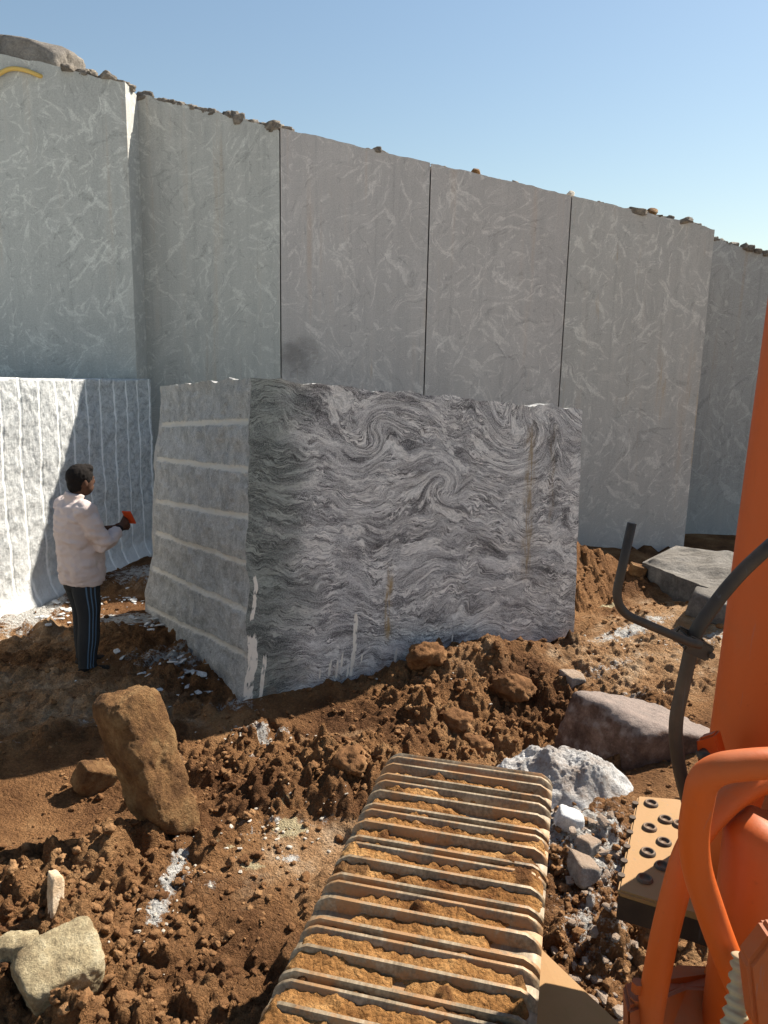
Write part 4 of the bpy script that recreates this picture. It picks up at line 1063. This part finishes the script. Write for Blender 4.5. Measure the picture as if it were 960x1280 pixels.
def tread():
    belt = bmesh.new()
    path = [tpath(s) for s in np.arange(-1.6, S0 + TR * math.pi + 4.0, .08)]
    rows = []
    for c, t, n_ in path:
        c = c - n_ * .05
        rows.append([belt.verts.new(c + TW * a + n_ * b) for a, b in ((-.14, 0), (.14, 0), (.14, -.05), (-.14, -.05))])
    for a, b in zip(rows, rows[1:]):
        for k in range(4): belt.faces.new([a[k], a[(k + 1) % 4], b[(k + 1) % 4], b[k]])
    trk = ex(bm_obj('crawler_track', belt, M['hole']))
    PITCH = .197
    # one shoe: profile along travel (x), height (z); three grousers, the first and last low and close to the neighbour's
    prof = [(-.094, 0), (-.092, .030), (-.089, .036), (-.078, .036), (-.073, .031), (-.066, .003), (-.030, .001), (-.014, .003), (-.006, .032), (-.003, .038), (.008, .038), (.013, .033), (.018, .003), (.050, .001), (.066, .003), (.075, .027), (.079, .031), (.088, .031), (.092, .027), (.094, 0), (.094, -.012), (-.094, -.012)]
    ws = [-HW, -HW + .008, -HW + .022, -HW + .045, -.2, -.1, 0, .1, .2, HW - .045, HW - .022, HW - .008, HW]
    bm = bmesh.new(); rows = []
    for w in ws:
        e = min(w + HW, HW - w)
        k = .30 + .70 * min(1, e / .045) ** .6; dz = -.012 * max(0, 1 - e / .045) ** 2
        rows.append([bm.verts.new((x * (1 if e > .01 else .97), w, (z * k if z > 0 else z) + dz)) for x, z in prof])
    for a, b in zip(rows, rows[1:]):
        for i in range(len(prof)): bm.faces.new([a[i], a[(i + 1) % len(prof)], b[(i + 1) % len(prof)], b[i]])
    bm.faces.new(rows[0]); bm.faces.new(rows[-1][::-1])
    bmesh.ops.recalc_face_normals(bm, faces=bm.faces)
    me = bpy.data.meshes.new('track_shoe'); bm.to_mesh(me); bm.free(); me.materials.append(M['shoe'])
    for p in me.polygons: p.use_smooth = True
    try: me.set_sharp_from_angle(angle=math.radians(38))
    except Exception: pass
    s = 1.60 - .0985 - 14 * PITCH
    inv = trk.matrix_basis.inverted()
    while s < S0 + TR * math.pi + 3.6:
        c, t, n_ = tpath(s)
        o = bpy.data.objects.new('track_shoe', me); col.objects.link(o)
        m4 = Matrix((t, -n_.cross(t) * -1, n_)).transposed().to_4x4(); m4.translation = c
        o.parent = trk; o.matrix_parent_inverse = exc_inv; o.matrix_basis = m4
        s += PITCH
    # mud packed between the grousers
    ss_ = np.arange(.6, S0 + TR * 1.9, .0065); ww = np.arange(-HW + .004, HW - .003, .0075)
    nx, nw = len(ss_), len(ww)
    Vx = np.zeros((nx, nw, 3)); SS, WW = np.meshgrid(ss_, ww, indexing='ij')
    q = np.stack([SS.ravel(), WW.ravel(), 0 * SS.ravel()], 1)
    lo = fbm(q * np.array((4.5, 3.2, 1)), 4).reshape(nx, nw)
    hi = (.006 * fbm(q * 24 + 3, 4) + .007 * billow(q * 26, 3)).reshape(nx, nw)
    e = np.minimum(WW + HW, HW - WW)
    fill = .0135 + .020 * lo + .9 * hi
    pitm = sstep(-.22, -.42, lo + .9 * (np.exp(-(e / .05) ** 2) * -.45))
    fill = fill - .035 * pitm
    heap_ = sstep(.42, .66, fbm(q * np.array((6, 6, 1)) + 9, 3).reshape(nx, nw))
    lp = lumps(q[:, 0] + .02 * perlin(q * 20), q[:, 1] + .02 * perlin(q * 20 + 50), .07, 5, .8).reshape(nx, nw) + lumps(q[:, 0] + .01 * perlin(q * 40), q[:, 1] + .01 * perlin(q * 40 + 50), .03, 15, .8).reshape(nx, nw)
    fill = fill + heap_ * (.006 + .45 * lp) + .16 * lp
    fill -= .03 * np.exp(-(e / .016) ** 2)
    # far more earth piled on the near-left corner
    pile = np.exp(-(((SS - 1.45) / .22) ** 2 + ((WW + .28) / .22) ** 2)); fill = fill + pile * (.006 + .3 * lp)
    for i, s in enumerate(ss_):
        c, t, n_ = tpath(s)
        Vx[i] = np.array(c)[None] + np.array(TW)[None] * ww[:, None] + np.array(n_)[None] * fill[i][:, None]
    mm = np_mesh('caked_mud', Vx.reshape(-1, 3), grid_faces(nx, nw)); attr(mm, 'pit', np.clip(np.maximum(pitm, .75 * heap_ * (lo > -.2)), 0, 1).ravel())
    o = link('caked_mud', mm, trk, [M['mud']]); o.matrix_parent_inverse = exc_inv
    tag(o, kind='stuff')
exc_inv = Matrix.Translation((-.2, -1.2, 0)); 
bpy.context.view_layer.update()
tread()
# children of the crawler track sit in world coordinates too: undo the excavator's offset once only
for o in exc.children_recursive:
    if o.parent is not None and o.parent.name == 'crawler_track': o.matrix_parent_inverse = Matrix.Identity(4)

def wpart(name, bm, mat, smooth=False, bevel=0.0, parent=None):
    o = bm_obj(name, bm, mat, None, smooth, bevel)
    if parent is None: ex(o)
    else: o.parent = parent; o.matrix_parent_inverse = Matrix.Identity(4)
    return o
# sloping track frame beside the belt
bm = bmesh.new()
add_prism(bm, [Vector((.30, .3, .60)), Vector((.49, 2.12, .60)), Vector((.545, 2.25, .60)), Vector((.77, 1.90, .585)), Vector((.80, .3, .585))], (0, 0, -.16))
wpart('track_frame', bm, M['beige'], bevel=.01)
# step plate with raised grip holes
pl = [at(797, 994, 2.26), at(845, 1000, 2.22), at(900, 1015, 2.2), at(905, 1150, 1.80), at(870, 1141, 1.82), at(772, 1113, 1.89)]
zpl = 1.10
pl = [gz(a, b, zpl) for a, b in ((797, 994), (845, 999), (915, 1012), (925, 1160), (870, 1141), (772, 1113))]
bm = bmesh.new(); add_prism(bm, pl, (0, 0, -.02)); step = wpart('step_plate', bm, M['beige'], bevel=.006)
cp = sum(pl, Vector()) / len(pl)
bm = bmesh.new(); add_prism(bm, [cp + (q_ - cp) * .985 + Vector((0, 0, -.0205)) for q_ in pl], (0, 0, -.07)); wpart('plate_shade_box', bm, M['black'], parent=step)  # black box puts the shaded side below the plate into its colour
for a, b in ((814, 1004), (832, 1024), (812, 1034), (830, 1052), (810, 1065), (828, 1082), (806, 1098), (850, 1030), (850, 1070)):
    c = gz(a, b, zpl + .004); bm = bmesh.new()
    n = 20
    prof = [(.023, -.002), (.020, .004), (.017, .0055), (.014, .003), (.013, -.003)]
    rr = [[bm.verts.new(c + Vector((r_ * math.cos(2 * math.pi * k / n), r_ * math.sin(2 * math.pi * k / n), z_))) for k in range(n)] for r_, z_ in prof]
    for u_, v_ in zip(rr, rr[1:]):
        for k in range(n): bm.faces.new([u_[k], u_[(k + 1) % n], v_[(k + 1) % n], v_[k]])
    bm.faces.new(rr[-1])
    wpart('grip_hole', bm, M['hole'], True, parent=step).matrix_parent_inverse = Matrix.Identity(4)
for k in range(6):                          # flush black discs stand in for dark half-round notches in the plate's edge
    a = 795 - (795 - 774) * (k + .2) / 6; b = 1000 + 108 * (k + .2) / 6
    c = gz(a, b, zpl + .003); bm = bmesh.new(); add_tube(bm, [c + Vector((.0, 0, -.018)), c + Vector((.0, 0, .0015))], .010, 14)
    wpart('edge_notch', bm, M['black'], False, parent=step)
# boom cylinder
bm = bmesh.new()
bt = Vector((1.10, 1.98, 0))
add_tube(bm, [bt + Vector((0, 0, 1.05)), bt + Vector((.0, 0, 1.06)), bt + Vector((.07, .04, 3.4)), bt + Vector((.07, .04, 3.41))], [.15, .175, .175, .15], 48)
wpart('boom_cylinder', bm, M['orange'], True)
flat_smooth([o for o in exc.children if o.name.startswith('boom_cylinder')][0], 35)
# inner boom plates behind the pipes
bm = bmesh.new()
add_prism(bm, [Vector((.80, 1.62, .9)), Vector((.93, 1.60, 1.62)), Vector((1.25, 1.62, 1.75)), Vector((1.45, 1.62, .9))], (.0, .06, 0))
wpart('boom_plate', bm, M['orange_worn'], bevel=.012)
bm = bmesh.new()
add_prism(bm, [Vector((1.02, 1.45, .85)), Vector((.93, 1.47, 1.50)), Vector((.99, 1.47, 1.55)), Vector((1.14, 1.45, .85))], (.02, .14, 0))
wpart('boom_rib', bm, M['orange_worn'], bevel=.01)
# rounded post between the pipes
bm = bmesh.new(); add_tube(bm, [Vector((.86, 1.54, .85)), Vector((.86, 1.54, 1.50)), Vector((.87, 1.54, 1.52))], [.085, .085, .05], 28)
wpart('boom_foot', bm, M['orange'], True)
# bent orange pipes
bm = bmesh.new()
add_tube(bm, bend_path([at(1030, 955, 1.30), at(960, 953, 1.30), at(880, 962, 1.32), at(862, 1062, 1.36), at(905, 1190, 1.36), at(955, 1300, 1.34), at(990, 1400, 1.32)], .12, 10), .029, 28)
wpart('guard_pipe', bm, M['orange'], True)
bm = bmesh.new()
add_tube(bm, bend_path([at(1000, 960, 1.62), at(925, 985, 1.58), at(862, 1050, 1.52), at(832, 1160, 1.50), at(815, 1250, 1.49), at(803, 1330, 1.48)], .10, 10), .030, 28)
wpart('guard_pipe', bm, M['orange'], True)
# base bracket at the bottom
bm = bmesh.new()
add_prism(bm, [at(785, 1262, 1.46), at(855, 1236, 1.60), at(960, 1236, 1.62), at(960, 1420, 1.46), at(785, 1420, 1.36)], (.02, .10, -.02))
wpart('pipe_bracket', bm, M['orange_worn'], bevel=.008)
for a, b in ((797, 1233), (795, 1252)):
    bm = bmesh.new(); c = at(a, b, 1.50); add_tube(bm, [c + Vector((0, -.0, -.012)), c + Vector((0, 0, .012))], .014, 6); wpart('bracket_bolt', bm, M['orange_worn'])
bm = bmesh.new()
add_prism(bm, [at(935, 1208, 1.22), at(965, 1170, 1.22), at(990, 1170, 1.22), at(990, 1300, 1.2), at(945, 1290, 1.2)], (.0, .05, 0))
wpart('hose_clamp', bm, M['orange_worn'], bevel=.008)
bm = bmesh.new()
pth = [at(930, 1195, 1.30), at(924, 1240, 1.28), at(915, 1290, 1.25), at(905, 1360, 1.2)]
P_ = smooth_path(pth, 14); add_tube(bm, P_, [.020 + .004 * math.sin(i * 1.5) for i in range(len(P_))], 16)
wpart('hose_sleeve', bm, M['cable'], True)
# clevis lug on the cylinder
bm = bmesh.new()
lg = [at(870, 925, 1.84), at(893, 918, 1.86), at(902, 950, 1.86), at(895, 968, 1.84), at(872, 958, 1.84)]
add_prism(bm, lg, (.03, .035, .0)); lug = wpart('cylinder_lug', bm, M['orange'], bevel=.005)
bm = bmesh.new(); c = at(881, 946, 1.83); add_tube(bm, [c + Vector((0, -.012, 0)), c + Vector((0, .02, 0))], .016, 16); wpart('lug_pin', bm, M['black'], True, parent=lug)
# dark mirror stay: pipe, clamp and bent rod
bm = bmesh.new()
pipe = [at(1010, 640, 1.72), at(918, 722, 1.70), at(868, 790, 1.68), at(860, 830, 1.68), at(843, 905, 1.68), at(848, 958, 1.68), at(862, 1010, 1.68), at(880, 1080, 1.68)]
add_tube(bm, bend_path(pipe, .07, 8), .0160, 22); wpart('mirror_stay', bm, M['black'], True)
bm = bmesh.new()
rod = [at(790, 654, 1.60), at(766, 762, 1.60), at(862, 803, 1.60), at(876, 806, 1.60)]
add_tube(bm, bend_path(rod, .055, 10), .0098, 18); wpart('mirror_rod', bm, M['black'], True)
bm = bmesh.new()
c = at(866, 804, 1.66)
ax = (at(880, 812, 1.66) - at(850, 798, 1.66)).normalized(); fw_ = Vector((0, 1, 0)); fw_ = (fw_ - ax * fw_.dot(ax)).normalized(); upv = ax.cross(fw_)
Mb = Matrix((ax, fw_, upv)).transposed().to_4x4(); Mb.translation = c + fw_ * -.032
add_box(bm, (.062, .016, .038), Mb); Mb2 = Mb.copy(); Mb2.translation = c + fw_ * .032; add_box(bm, (.066, .016, .038), Mb2)
for sg_ in (-1, 1):
    Mb3 = Mb.copy(); Mb3.translation = c + ax * .0285 * sg_; add_box(bm, (.008, .052, .030), Mb3)
clamp = wpart('stay_clamp', bm, M['black'], bevel=.004)
for s in (-1, 1):
    bm = bmesh.new(); b0 = c + ax * (.027 * s); add_tube(bm, [b0 - fw_ * .050, b0 + fw_ * .048], .0075, 6); wpart('clamp_bolt', bm, M['black'], parent=clamp)
